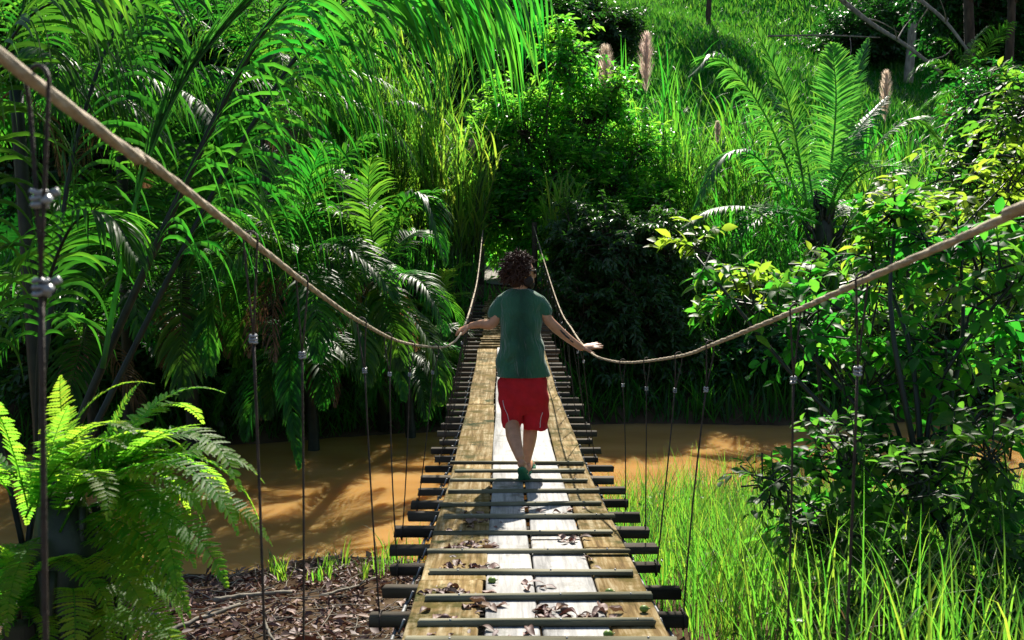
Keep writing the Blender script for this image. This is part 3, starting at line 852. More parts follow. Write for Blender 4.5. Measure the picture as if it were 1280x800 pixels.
for i, (pp, n, L) in enumerate([
    ([(1010, 260, 19.5), (985, 130, 19.4), (940, 25, 19.3)], 60, .55),
    ([(1035, 250, 19.5), (1045, 130, 19.6), (1040, 55, 19.7)], 60, .62),
    ([(1045, 250, 19.6), (1065, 120, 20), (1085, 48, 20.2)], 50, .4),
    ([(1005, 270, 19.4), (960, 150, 19.1), (900, 72, 18.9), (862, 95, 18.7)], 60, .5),
    ([(1000, 280, 19.3), (950, 200, 19), (905, 195, 18.8), (868, 262, 18.5)], 54, .45),
    ([(1060, 280, 19.4), (1090, 190, 19.2), (1140, 150, 19), (1178, 178, 18.8)], 54, .5),
    ([(1060, 300, 19.3), (1085, 240, 19), (1125, 215, 18.8), (1165, 255, 18.5)], 44, .4),
    ([(995, 300, 19.2), (940, 262, 18.9), (890, 262, 18.6), (852, 285, 18.4)], 50, .4),
    ([(1030, 270, 19.7), (1060, 180, 20.4), (1110, 120, 20.9)], 44, .45),
    ([(1020, 270, 19.7), (1000, 170, 20.4), (960, 110, 20.9)], 44, .45)]):
    pts = catmull([P(*q) for q in pp], 26)
    frond_mb(pts, int(n * 1.25), L * (1.05 if i in (0, 1, 2) else 1.45), .050, rng(700 + i), r0=.03, droop=.1 if i in (0, 1, 2) else .32, lift=.2 if i in (0, 1, 2) else .05, ang=(65, 35), a0=.55).build("frond", M['palm_grey'], gp)

R = rng(78)
for i in range(9):
    place_frond(gp, POOL_G[int(R.integers(2, 7))][1], crown, i * 2.4 + .4, R.uniform(-.1, .15), R.uniform(1.0, 1.3), R.uniform(-.2, .2))
# palms on the left, over the river
rp1 = palm("river_palm", "palm with low fronds dipping toward the water left of the bridge", P(470, 350, 13.6), POOL_A, 11, .75, 31, trunk_r=.09, base=(P(470, 350, 13.6)[0] - .3, 16.3, gz(P(470, 350, 13.6)[0] - .3, 16.3)))
rp2 = palm("river_palm", "palm with broad arching fronds under the sloping left handrail", P(370, 330, 12.9), POOL_A, 11, .85, 32, trunk_r=.09, base=(P(370, 330, 12.9)[0] - .4, 15.9, gz(P(370, 330, 12.9)[0] - .4, 15.9)))
palm("river_palm", "dark palm leaning over the river behind the large fern", P(230, 330, 13.6), POOL_A, 13, 1.0, 33, trunk_r=.1)
palm("river_palm", "young palm with yellowing frond tips beside the far left handrail", P(548, 400, 18.4), POOL_Y, 13, .62, 34, trunk_r=.06)
palm("tall_palm", "tall palm with long hanging leaflets behind the thick diagonal frond stem", P(330, 120, 17), POOL_H, 16, 1.05, 35)
palm("tall_palm", "tall palm with long hanging leaflets left of the diagonal frond stem", P(150, 130, 14), POOL_H, 16, 1.0, 36)
palm("tall_palm", "shadowy palm with hanging leaflets behind the nearest hanging rope", P(20, 110, 11), POOL_H, 15, .9, 37)
palm("tall_palm", "pale crowned palm with hanging leaflets between cane and diagonal stem", P(430, 190, 20.5), POOL_H, 13, .95, 38)
palm("low_palm", "low shaded palm on the far bank behind the fern tips", P(110, 400, 13), POOL_A, 12, .95, 39)
palm("low_palm", "trailing palm whose longest frond tip touches the brown water", P(380, 425, 14.6), POOL_A, 12, .8, 40, elev=(4, 8))
palm("small_palm", "small palm beneath the brown tree trunks on the far bank", P(1210, 110, 25), POOL_A, 12, .7, 41)
palm("low_palm", "shaded palm with feathery fronds hanging beside the bridge over water", P(505, 440, 15.6), POOL_A, 12, .7, 42, elev=(3, 8))

for i, (t_, pp, n, L, a0) in enumerate([
    (rp1, [(470, 335, 15.4), (425, 270, 15.2), (340, 275, 15.0), (225, 375, 14.6)], 64, .75, .5),
    (rp1, [(478, 335, 15.5), (505, 255, 15.4), (535, 255, 15.2), (556, 330, 15.0)], 50, .6, .5),
    (rp1, [(480, 350, 15.4), (520, 400, 15.0), (545, 450, 14.8), (550, 505, 14.6)], 50, .5, .6),
    (rp1, [(472, 350, 15.4), (480, 390, 15.0), (495, 430, 14.6), (505, 500, 14.3)], 46, .5, .5),
    (rp2, [(365, 335, 14.7), (315, 350, 14.2), (265, 385, 13.9), (262, 470, 13.6)], 54, .6, .7),
    (rp2, [(372, 340, 14.7), (368, 400, 14.2), (362, 480, 13.8), (374, 585, 13.5)], 60, .42, .5),
    (rp2, [(375, 335, 14.7), (420, 370, 14.4), (450, 410, 14.2), (462, 480, 14.0)], 54, .6, .55),
    (rp2, [(366, 330, 14.7), (330, 300, 14.3), (270, 300, 14.0), (220, 350, 13.7)], 54, .65, .5)]):
    frond_mb(catmull([P(q[0], q[1], q[2] - 1.85) for q in pp], 26), n, L * 1.0, .048, rng(900 + i), r0=.02, droop=.42, a0=a0).build("frond", M['palm'], t_)
# bushes and trees that close the view
def bushrow(spec):
    for (label, px, py, d, rx, ry, n, LL, mat, seed) in spec:
        c = P(px, py, d); R = rng(seed)
        k = d / F
        lobes = [(c + R.uniform(-.55, .55, 3) * np.array([rx * k, rx * k * .5, ry * k]), rx * k * .55, rx * k * .45, ry * k * .5) for _ in range(7)]
        b = (c[0], c[1], gz(c[0], c[1]))
        shrub("jungle_tree", label, "tree", b, lobes, n, LL, LL * .5, mat, seed, twig=LL * 4, per=12, stem_r=.12, av=(.1, .7))
bushrow([
    ("dark rounded tree on the hillside behind the bright leafy tree", 640, 40, 40, 90, 75, 16000, .3, 'far', 51),
    ("dark spreading tree on the hillside left of the plumes", 740, 40, 44, 70, 60, 12000, .3, 'far', 52),
    ("dark jungle tree high behind the cane thickets", 520, 60, 34, 110, 110, 16000, .28, 'far', 53),
    ("dark jungle tree towering behind the diagonal frond stem", 380, 60, 30, 120, 130, 16000, .26, 'far', 54),
    ("dark jungle tree behind the tall palms with hanging leaflets", 210, 80, 26, 150, 170, 20000, .24, 'far', 55),
    ("dark jungle tree closing the view behind the nearest handrail", 40, 120, 22, 160, 220, 22000, .22, 'far', 56),
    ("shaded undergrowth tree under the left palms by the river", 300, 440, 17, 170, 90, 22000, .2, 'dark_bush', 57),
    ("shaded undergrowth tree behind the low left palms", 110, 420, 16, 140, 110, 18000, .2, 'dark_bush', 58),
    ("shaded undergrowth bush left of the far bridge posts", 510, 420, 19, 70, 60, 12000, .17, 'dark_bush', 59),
    ("dark forest tree behind the slanting dead branch", 1090, 20, 55, 110, 80, 14000, .36, 'far', 60),
    ("dark forest tree beside the pale upright trunk", 1230, 40, 36, 110, 110, 16000, .28, 'far', 61),
    ("leafy tree on the far bank above the glossy broad leaved shrub", 1270, 190, 20, 110, 110, 16000, .17, 'bush', 62),
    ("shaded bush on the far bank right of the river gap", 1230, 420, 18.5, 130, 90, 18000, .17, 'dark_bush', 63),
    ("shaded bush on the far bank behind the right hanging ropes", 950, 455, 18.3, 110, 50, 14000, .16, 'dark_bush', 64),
    ("dark bush overhanging the far path end", 625, 270, 29, 60, 55, 9000, .2, 'far', 65),
])
# bare slanting dead branches and upright trunks, upper right
for label, pts, r in [
    ("bare grey dead branch slanting down to the right above the cane", [(1040, -10, 27), (1090, 30, 26.5), (1130, 55, 26), (1178, 92, 25.5)], .075),
    ("bare thin dead branch slanting beside the brown trunks", [(1140, -8, 27), (1180, 25, 26.5), (1215, 70, 26)], .06),
    ("thin horizontal dead branch crossing above the grey green palm", [(960, 45, 27), (1030, 44, 26.8), (1100, 47, 26.5)], .03)]:
    c = catmull([P(*q) for q in pts], 16)
    t = thing("dead_branch", label, "branch", c[-1], "dead branches over the right bank")
    mb = MB(); mb.tube(c, np.linspace(r, r * .6, 16), 7); mb.build("limb", M['pale_bark'], t, True)
    R = rng(int(r * 1000))
    for i in range(5):
        k_ = R.integers(2, 14); a = c[k_]; dd = unit(R.normal(0, 1, 3)) * R.uniform(.5, 1.3)
        mb = MB(); mb.tube(catmull([a, a + dd * .5 + R.uniform(-.1, .1, 3), a + dd], 8), np.linspace(r * .35, .006, 8), 5); mb.build("twig", M['pale_bark'], t, True)
for label, px, d, r, lean in [("pale upright tree trunk among the dark trees on the hillside", 1135, 50, .28, 8), ("brown tree trunk above the small far palm", 1222, 30, .24, -14), ("brown tree trunk leaning beside another above the small palm", 1250, 31, .2, 18),
                              ("slim dark trunk standing on the grassy hill", 883, 58, .2, 3)]:
    p = P(px, 100, d); b = np.array([p[0], p[1], gz(p[0], p[1])]); top = P(px + lean, -60, d)
    t = thing("hillside_tree", label, "tree", b)
    c = catmull([b - [0, 0, .3], (b + top) / 2 + [.1, 0, 0], top], 12)
    mb = MB(); mb.tube(c, np.linspace(r, r * .6, 12), 8); mb.build("trunk", M['pale_bark' if 'pale' in label or 'grey' in label else 'bark'], t, True)
    R = rng(px); n = 1600; cc = top + [0, 0, 1.5]
    pos = cc + unit(R.normal(0, 1, (n, 3))) * (R.uniform(.3, 1, (n, 1)) ** .5) * np.array([2.2, 2.2, 1.4])
    mb = MB(); mb.leaves(pos, R.normal(0, 1, (n, 3)), R.normal(0, .5, (n, 3)) + UP, .35, .16, R.uniform(.2, .8, n)); mb.build("crown", M['far'], t)
    for i in range(5):
        mb = MB(); e = pos[R.integers(0, n)]; mb.tube(catmull([c[9], (c[9] + e) / 2 + [0, 0, .2], e], 8), np.linspace(r * .4, .02, 8), 5); mb.build("limb", M['bark'], t, True)

# hillside and far-bank ground cover
R = rng(90)
n = 80000
x = R.uniform(-14, 34, n); y = 29 + R.uniform(0, 1, n) ** 1.3 * 55
b = np.stack([x, y, ground(x, y)], -1)
C, S, NN, v = blades(R, b, R.uniform(.15, .45, n) * (1 + (y - 29) * .012), R.uniform(.1, .8, n), R.uniform(0, 6.28, n), R.uniform(.025, .06, n) * (1 + (y - 29) * .02), 4, 1.0, .45, .25)
mb = MB(); mb.strips(C, S, v); o = mb.build("hillside_grass", M['bush']); tag(o, "shaggy green grass covering the hillside behind the plumes", "grass", kind="stuff")
n = 26000
x = R.uniform(-15, 15, n); y = shore_far(x) + R.uniform(.0, 1, n) ** 1.2 * 9
keep = ~((np.abs(x) < .75) & (y > 19.6)); x = x[keep]; y = y[keep]; n = len(x)
b = np.stack([x, y, ground(x, y)], -1)
C, S, NN, v = blades(R, b, R.uniform(.3, 1.1, n), R.uniform(.1, .9, n), R.uniform(0, 6.28, n), R.uniform(.02, .05, n), 5, 1.0, .3, .25)
mb = MB(); mb.strips(C, S, v); o = mb.build("undergrowth", M['cane']); tag(o, "mixed grassy undergrowth covering the shaded far river bank", "undergrowth", kind="stuff")

# ------------------------------------------------------------------ near right bank: sunlit grass
R = rng(91)
n = 34000
x = R.uniform(.95, 10.5, n); y = 2.5 + R.uniform(0, 1, n) * (shore_near(x) + .3 - 2.5)
y = np.minimum(y, shore_near(x) + .15)
cl = np.sin(x * 3.1 + 1.3 * np.sin(y * 2.2)) * np.sin(y * 2.7 + x)
keep = R.uniform(0, 1, n) < .62 + .38 * cl; x, y, cl = x[keep], y[keep], cl[keep]; n = len(x)
b = np.stack([x, y, ground(x, y) - .02], -1)
C, S, NN, v = blades(R, b, R.uniform(.35, .95, n) * (.85 + .25 * cl), R.uniform(.03, .5, n), R.uniform(0, 6.28, n), R.uniform(.005, .013, n), 7, 1.1, .5, .3)
mb = MB(); mb.vstrips(C, S, NN, v, fold=.35); o = mb.build("bank_grass", M['grass']); tag(o, "tall bright sunlit grass on the near right river bank", "grass", kind="stuff")

k_ = R.choice(n, 1800, replace=False)
C, S, NN, v = blades(R, b[k_], R.uniform(.3, .8, 1800), R.uniform(.1, .8, 1800), R.uniform(0, 6.28, 1800), R.uniform(.004, .010, 1800), 6, 1.5, .6, .3)
mb = MB(); mb.strips(C, S, v); o = mb.build("dry_grass", M['dry_frond']); tag(o, "dry straw stalks mixed through the sunlit bank grass", "dry grass", kind="stuff")
k_ = R.choice(n, 2600, replace=False)
mb = MB(); mb.leaves(b[k_] + R.uniform(0, .35, (2600, 1)) * UP, R.normal(0, 1, (2600, 3)) * [1, 1, .5], R.normal(0, .5, (2600, 3)) + UP, R.uniform(.03, .09, 2600), R.uniform(.015, .04, 2600), R.uniform(.1, .8, 2600), 'broad')
o = mb.build("bank_weeds", M['bush']); tag(o, "small leafy weeds growing low among the bank grass", "weeds", kind="stuff")
# broad-leaved shrub in front on the right
near_lobes = [lob(1010, 400, 5.4, 60, 55), lob(930, 370, 5.6, 60, 35), lob(870, 320, 5.6, 28, 28), lob(1100, 330, 5.6, 60, 50), lob(1120, 270, 5.5, 30, 40), lob(1200, 300, 5.2, 60, 45), lob(1260, 360, 4.8, 60, 60), lob(1180, 420, 5.2, 70, 60),
              lob(1100, 470, 5.2, 60, 50), lob(1240, 500, 4.6, 70, 70), lob(1160, 560, 4.8, 70, 60), lob(1050, 580, 5.0, 60, 60), lob(1230, 620, 4.4, 60, 50), lob(990, 650, 5.2, 45, 40), lob(1050, 690, 5.0, 45, 50)]
shrub("broad_leaved_shrub", "glossy broad leaved shrub spreading beside the right handrail", "shrub", (P(1215, 800, 4.4)[0], 4.4, gz(P(1215, 800, 4.4)[0], 4.4)),
      near_lobes + [lob(1130, 640, 4.7, 60, 45), lob(1190, 690, 4.5, 50, 40)], 2100, .12, .06, 'broad', 61, twig=.30, per=9, stem_r=.032, kind='broad', bark='dark_stem', av=(.1, .7), tipbright=.35, parts=290, droop=.25)
shrub("broad_leaved_shrub", "shrub with yellow green young leaf sprays above the sunlit bank grass", "shrub", (P(1150, 800, 7.5)[0], 7.5, gz(P(1150, 800, 7.5)[0], 7.5)),
      [lob(1130, 260, 7.5, 40, 35), lob(1210, 220, 7.8, 60, 45), lob(1260, 140, 8, 50, 60), lob(1200, 330, 7.2, 70, 50), lob(1090, 400, 7.2, 60, 50), lob(1270, 430, 7, 60, 70), lob(1010, 330, 7.4, 40, 25)],
      2100, .12, .055, 'broad', 62, twig=.4, per=9, stem_r=.035, kind='broad', bark='dark_stem', av=(.25, .75), tipbright=.4)
shrub("young_shrub", "slender shrub with glowing yellow green young leaves behind the right handrail", "shrub", (P(1040, 780, 6.4)[0], 6.4, gz(P(1040, 780, 6.4)[0], 6.4)),
      [lob(1125, 245, 6.4, 24, 32), lob(865, 305, 6.0, 26, 26), lob(1095, 290, 6.2, 24, 20), lob(1180, 325, 6.0, 28, 22), lob(1230, 250, 6.4, 34, 26), lob(930, 350, 6.0, 26, 20), lob(1270, 215, 6.2, 30, 30)],
      560, .12, .055, 'broad', 63, twig=.32, per=8, stem_r=.018, kind='broad', bark='dark_stem', av=(.75, 1.0), tipbright=.2)
shrub("small_leaved_shrub", "dark small leaved shrub growing up through the sunlit bank grass", "shrub", (P(1190, 790, 4.0)[0], 4.0, gz(P(1190, 790, 4.0)[0], 4.0)),
      [lob(1240, 560, 4.0, 55, 50), lob(1150, 600, 4.1, 60, 45), lob(1060, 560, 4.3, 45, 40), lob(1250, 680, 3.9, 50, 45), lob(1120, 700, 4.0, 50, 40), lob(1030, 660, 4.2, 38, 38), lob(960, 600, 4.4, 30, 24), lob(1190, 760, 3.9, 60, 36), lob(1050, 760, 4.0, 36, 30), lob(1275, 760, 3.8, 30, 40)],
      1700, .072, .036, 'broad', 64, twig=.26, per=10, stem_r=.016, kind='broad', bark='dark_stem', av=(.0, .4), tipbright=.2, stems=3)
# sapling stem between the ropes
t = thing("sapling", "thin dark leaning sapling stem rising from the bank grass", "sapling", (*P(1035, 800, 5.4)[:2], gz(*P(1035, 800, 5.4)[:2])))
c = catmull([np.array(t.location) - [0, 0, .1], P(1030, 720, 5.4), P(1022, 600, 5.4), P(1027, 520, 5.4), P(1020, 430, 5.4)], 16)
mb = MB(); mb.tube(c, np.linspace(.022, .010, 16), 6); mb.build("stem", M['dark_stem'], t, True)
mb = MB(); R = rng(5); k_ = R.integers(4, 16, 40)
mb.leaves(c[k_] + R.normal(0, .05, (40, 3)), R.normal(0, 1, (40, 3)) * [1, 1, .4], R.normal(0, .3, (40, 3)) + UP, .10, .05, R.uniform(.1, .6, 40), 'broad'); mb.build("leaves", M['broad'], t)

# ------------------------------------------------------------------ near left: palm with huge diagonal fronds
ND = 9.0
crown = P(40, 690, ND); base = np.array([crown[0] - .1, crown[1], gz(crown[0] - .1, crown[1])])
npalm = thing("overhanging_palm", "palm whose huge frond arches over the left handrail", "palm tree", base)
mb = MB(); mb.tube([base - [0, 0, .2], (base + crown) / 2, crown], [.22, .2, .17], 9); mb.build("trunk", M['bark'], npalm, True)
def big_frond(pp, n, L, W, seed, r0, sub, start=.25, droop=.3, a0=.5, roll=0.0, **kw):
    R = rng(seed)
    pts = catmull([P(q[0], q[1], ND + q[2]) for q in pp], 40)
    mb = MB(); mb.tube(pts, np.linspace(r0, r0 * .3, 40), 7, a=.1)
    o = mb.build("frond", M['dark_stem'], npalm, True)
    C, S, NN, t, sgn = frond_leaflets(pts, n, L, W, R, start=start, droop=droop, k=12, roll=roll, **kw)
    v = np.clip(R.normal(a0, .2, len(C)), 0, 1)
    if sub:
        for i in range(len(C)):
            lm = MB(); lm.vstrips(C[i:i + 1], S[i:i + 1], NN[i:i + 1], v[i:i + 1], fold=.35); lm.build("leaflet", M['near_palm'], o)
    else:
        lm = MB(); lm.vstrips(C, S, NN, v, fold=.35); lm.build("leaflets", M['palm'], o)
flat_prof = lambda u: np.interp(u, [0, .12, .5, .8, 1], [.55, .9, 1, .85, .45])
big_frond([(40, 690, 0), (110, 500, .1), (215, 265, .2), (325, 45, .3), (420, -40, .4), (520, -65, .5), (625, -70, .6)], 54, 2.7, .046, 1, .050, True, start=.30, droop=.95, ang=(42, 30), lift=-.15, prof=flat_prof)
big_frond([(42, 690, 0), (150, 470, .8), (262, 250, 1.2), (375, 65, 1.6), (470, -25, 1.9), (570, -50, 2.1)], 50, 2.6, .05, 6, .042, False, start=.32, droop=.95, ang=(42, 30), lift=-.15, prof=flat_prof, a0=.6)
big_frond([(35, 690, 0), (60, 420, .6), (100, 160, 1.1), (180, -20, 1.6), (320, -110, 2.0)], 40, 1.8, .055, 2, .036, False, droop=.95, ang=(42, 30), lift=-.15, prof=flat_prof, a0=.2)
big_frond([(30, 690, 0), (-20, 450, 0), (-40, 220, 0), (20, 40, 0), (120, -20, 0)], 40, 1.6, .05, 3, .03, False, droop=.95, ang=(42, 30), lift=-.15, prof=flat_prof, a0=.3)
big_frond([(45, 680, 0), (50, 420, -.2), (85, 290, -.4), (135, 270, -.5), (175, 330, -.6)], 50, .8, .045, 4, .022, False, droop=.5, ang=(60, 35), lift=.1)
# half-opened frond, its bluish leaflets still folded along the rib
c = catmull([P(128, 460, ND), P(150, 340, ND), P(180, 215, ND), P(225, 110, ND), P(290, 25, ND), P(345, -25, ND)], 30)
o = frond_mb(c, 60, .75, .045, rng(61), r0=.03, start=.35, ang=(16, 8), droop=.06, lift=.05, a0=.3).build("frond", M['palm_grey'], npalm)
o["label"] = "bluish half opened frond with folded leaflets"

# ------------------------------------------------------------------ near left fern on a mossy stump
fb = P(75, 625, 2.8)
fx, fy = fb[0], fb[1]
fern = thing("sword_fern", "large sunlit fern spilling over a dark stump beside the river", "fern", (fx, fy, gz(fx, fy)))
mb = MB()
z0 = gz(fx, fy) - .2; R = rng(14)
mb.tube([(fx - .05, fy, z0), (fx, fy, z0 + .5), (fx + .02, fy, fb[2] - .15), (fx, fy, fb[2] + .02)], [.17, .13, .11, .06], 12)
for i in range(60):      # matted hanging roots over the stump
    a = i * 2.4; u0 = R.uniform(.35, 1.0); r_ = .14 - .04 * u0
    zt = z0 + (fb[2] - z0) * u0; p = np.array([fx + r_ * math.cos(a), fy + r_ * math.sin(a), zt]); L_ = R.uniform(.2, .6)
    mb.tube(catmull([p, p + [math.cos(a) * .03 + R.uniform(-.03, .03), math.sin(a) * .03, -L_ * .5], p + [math.cos(a) * .05 + R.uniform(-.05, .05), math.sin(a) * .05, -L_]], 7), np.linspace(.016, .004, 7), 5)
mb.build("stump", M['dark_stem'], fern, True)
def fern_mesh(seed, length, elev, g):
    R = rng(seed)
    pts = arch(length, elev, 0, g, 30, R.uniform(-.01, .01))
    mb = MB(); mb.tube(pts, np.linspace(.006, .0015, 30), 4, a=.4)
    prof = lambda u: np.interp(u, [0, .12, .45, .8, 1], [.45, .8, 1, .6, .08])
    C, S, NN, t, sgn = frond_leaflets(pts, 40, .135 * length, .024 * length, R, start=.10, ang=(80, 62), droop=.07, lift=.14, k=11, prof=prof)
    S = S * np.where(np.arange(11) % 2 == 0, .62, 1.12)[None, :, None]      # toothed edges
    S[:, 0] *= .8
    mb.vstrips(C, S, NN, np.clip(.36 + .5 * t + R.normal(0, .16, len(C)), 0, 1), fold=.3)
    ob = mb.build("frond", M['fern']); me = ob.data; bpy.data.objects.remove(ob); return me
FERN = [fern_mesh(800 + i, 1.0, math.radians(e), g) for i, (e, g) in enumerate([(80, .05), (65, .07), (55, .085), (45, .09), (30, .09), (15, .085), (60, .11)])]
R = rng(15)
for i in range(40):
    u = i / 40
    k_ = int(min(6, u * 6.5 + R.uniform(0, .8)))
    az = R.uniform(-.75, .9) if i % 5 else R.uniform(1.2, 5.0)
    place_frond(fern, FERN[k_], np.array([fx, fy, fb[2]]) + R.uniform(-.16, .16, 3) * [1, .7, .5], az, R.uniform(-.1, .1), R.uniform(.46, .72) * (.85 if u < .3 else 1), R.uniform(-.3, .3))
for i in range(20):      # lower skirt of fronds hanging over the stump
    place_frond(fern, FERN[int(R.integers(3, 6))], np.array([fx, fy, fb[2] - R.uniform(.1, .42)]) + R.uniform(-.08, .08, 3), R.uniform(-2.7, .5), R.uniform(-.25, .1), R.uniform(.36, .6), R.uniform(-.3, .3))
# second, smaller fern lower at the stump's foot
f2 = P(150, 735, 4.6)
fern2 = thing("sword_fern", "small pale fern sprouting low at the foot of the dark stump", "fern", (f2[0], f2[1], gz(f2[0], f2[1])))
for i in range(12):
    place_frond(fern2, FERN[int(R.integers(1, 6))], f2 + R.uniform(-.05, .05, 3), i * 2.4, R.uniform(-.1, .1), R.uniform(.35, .55), R.uniform(-.3, .3))
mb = MB(); mb.tube([(f2[0], f2[1], gz(f2[0], f2[1]) - .05), (f2[0], f2[1], f2[2])], [.05, .03], 7); mb.build("stem", M['bark'], fern2, True)
f3 = P(25, 780, 2.7)
fern3 = thing("sword_fern", "shaded fern below the large sunlit fern behind the nearest hanging rope", "fern", (f3[0], f3[1], gz(f3[0], f3[1])))
for i in range(16):
    place_frond(fern3, FERN[int(R.integers(0, 7))], f3 + R.uniform(-.05, .05, 3), i * 2.4, R.uniform(-.1, .1), R.uniform(.28, .4), R.uniform(-.3, .3))
mb = MB(); mb.tube([(f3[0], f3[1], gz(f3[0], f3[1]) - .05), (f3[0], f3[1], f3[2])], [.1, .05], 7); mb.build("stem", M['bark'], fern3, True)

# ------------------------------------------------------------------ near left bank: leaf litter, driftwood, sprouts
R = rng(16)
n = 11000
x = R.uniform(-5.2, -.2, n); y = 4.0 + R.uniform(0, 1, n) * (shore_near(x) - .15 - 4.0)
b = np.stack([x, y, ground(x, y) + R.uniform(0, .035, n)], -1)
mb = MB(); d = R.normal(0, 1, (n, 3)) * [1, 1, .35]
mb.leaves(b, d, R.normal(0, .55, (n, 3)) + UP, np.exp(R.normal(-2.75, .5, n)), np.exp(R.normal(-3.5, .5, n)), np.clip(R.normal(.42, .3, n), 0, 1), 'small')
o = mb.build("leaf_litter", M['dry']); tag(o, "brown dead leaf litter covering the near left river bank", "leaf litter", kind="stuff")
n = 700
x = R.uniform(-5, -.3, n); y = 4.2 + R.uniform(0, 1, n) * (shore_near(x) - .2 - 4.2)
mb = MB()
for i in range(n):
    p = np.array([x[i], y[i], gz(x[i], y[i]) + R.uniform(.01, .05)]); a = R.uniform(0, 6.28); l_ = R.uniform(.06, .28)
    dd = np.array([math.cos(a), math.sin(a), R.uniform(-.15, .2)]) * l_
    mb.tube([p - dd, p + R.uniform(-.02, .02, 3), p + dd], [.004, .005, .003], 4, a=.6, cap=False)
o = mb.build("fallen_twigs", M['pale_bark']); tag(o, "thin fallen twigs scattered through the leaf litter", "twigs", kind="stuff")
def gp_on(px, py):
    d = 5.0
    for _ in range(30):
        p = P(px, py, d); z = gz(p[0], p[1]) + .04
        d = d * (EYE - z) / (EYE - p[2]) if abs(EYE - p[2]) > 1e-3 else d
    p = P(px, py, d); return np.array([p[0], p[1], gz(p[0], p[1]) + .03])
for label, pp, r in [
    ("long straight pale driftwood branch lying across the leaf litter", [(268, 752), (310, 746), (365, 741)], .024),
    ("pale driftwood stick slanting toward the water through the leaf litter", [(195, 799), (240, 778), (300, 758)], .022),
    ("curved pale driftwood root beside the small fern", [(160, 788), (168, 775), (200, 770)], .03),
    ("thin pale stick lying near the bridge on the left bank", [(400, 745), (440, 735), (470, 722)], .014),
    ("short grey stick half buried in litter under the left ropes", [(330, 775), (336, 790), (345, 805)], .012)]:
    c = catmull([gp_on(*q) + [0, 0, r] for q in pp], 12); R2 = rng(int(r * 1e4))
    t = thing("driftwood", label, "driftwood", c[0], "driftwood on the left bank")
    mb = MB(); mb.tube(c + R2.normal(0, .004, c.shape), np.linspace(r, r * .7, 12), 7); mb.build("stick", M['pale_bark'], t, True)
    mb = MB(); mb.tube([c[7], c[7] + [.05, .05, .03], c[7] + [.12, .09, .03]], [r * .5, r * .4, r * .2], 5); mb.build("knot_twig", M['pale_bark'], t, True)
for i, (px, py, h) in enumerate([(410, 712, .3), (430, 705, .34), (355, 722, .3), (398, 722, .2), (470, 715, .45), (485, 705, .5), (500, 712, .4), (455, 720, .3), (520, 700, .5), (345, 715, .35)]):
    p = gp_on(px, py); R2 = rng(400 + i); n = 12 if i % 3 else 20
    t = thing("grass_tuft", "thin green grass tuft sprouting from leaf litter at the water edge", "grass tuft", p, "grass tufts at the left water edge")
    C, S, NN, v = blades(R2, p + R2.normal(0, .05, (n, 3)) * [1, 1, 0] - [0, 0, .03], np.full(n, h) * R2.uniform(.5, 1.1, n), R2.uniform(0, .45, n), R2.uniform(0, 6.28, n), np.full(n, .014), 7, 1.3, .55)
    mb = MB(); mb.vstrips(C, S, NN, v); mb.build("blades", M['grass'], t)

# ------------------------------------------------------------------ dead leaves and fruit on the planks
R = rng(18)
LM = []
for j in range(6):
    mm = MB(); n = 7; u = np.linspace(0, 1, n)
    wd = np.sin(u * math.pi * .96 + .05) ** .8 * (.17 + .03 * j); cu = R.uniform(.15, .5)
    C = np.stack([u - .5, .06 * np.sin(u * 5 + j), .06 + .12 * np.sin(u * (3 + j)) * cu * 2], -1)
    S = np.stack([0 * u, wd, R.uniform(-.12, .12) + 0 * u], -1); S[:, 2] *= wd
    N_ = np.tile([[0, 0, 1.]], (n, 1))
    mm.vstrips(C[None], S[None], N_[None], np.array([.1 + .14 * j]), fold=.25 + .3 * (j % 3))
    mm.tube([C[0], C[0] + [-.18, .03, .02]], .012, 4, a=.2)
    ob = mm.build("dead_leaf", M['dry']); LM.append(ob.data); bpy.data.objects.remove(ob)
rung_y = [3.55, 3.88, 4.25, 4.62, 5.0, 5.38, 5.70, 6.06]
spots = []
for k_, (px, py, nn, sx) in enumerate([(560, 740, 24, 32), (585, 712, 22, 30), (575, 690, 22, 34), (600, 683, 18, 22), (590, 760, 14, 30), (690, 768, 18, 16), (735, 778, 14, 26), (560, 785, 4, 20), (700, 640, 7, 40), (600, 655, 8, 30), (680, 735, 5, 30), (640, 795, 6, 60), (760, 768, 4, 22), (715, 675, 5, 35), (575, 650, 6, 28), (740, 700, 3, 20), (560, 665, 4, 16)]):
    for i in range(nn):
        x_ = px + R.normal(0, sx * .6); d = 4.2
        for _ in range(12):
            p = P(x_, py + R.normal(0, .6), d); d = d * (EYE - deck(p[1])) / (EYE - p[2])
        p = P(x_, py, d)
        yy = p[1] + R.normal(0, .05)
        for ry in rung_y:
            if abs(yy - ry) < .05: yy = ry + .07
        if abs(p[0]) < .51: spots.append((p[0], yy))
for i, (x_, yy) in enumerate(spots):
    o = bpy.data.objects.new("dead_leaf", LM[i % 6]); COL.objects.link(o)
    s_ = R.uniform(.028, .085); o.location = (x_, yy, deck(yy) + .002); o.scale = (s_, s_, s_ * R.uniform(.7, 1.5))
    o.rotation_euler = (R.uniform(-.25, .25), R.uniform(-.25, .25) + math.atan(0), R.uniform(0, 6.28))
    tag(o, "curled brown dead leaf lying on the bridge planks", "dead leaf", "dead leaves on the bridge planks")
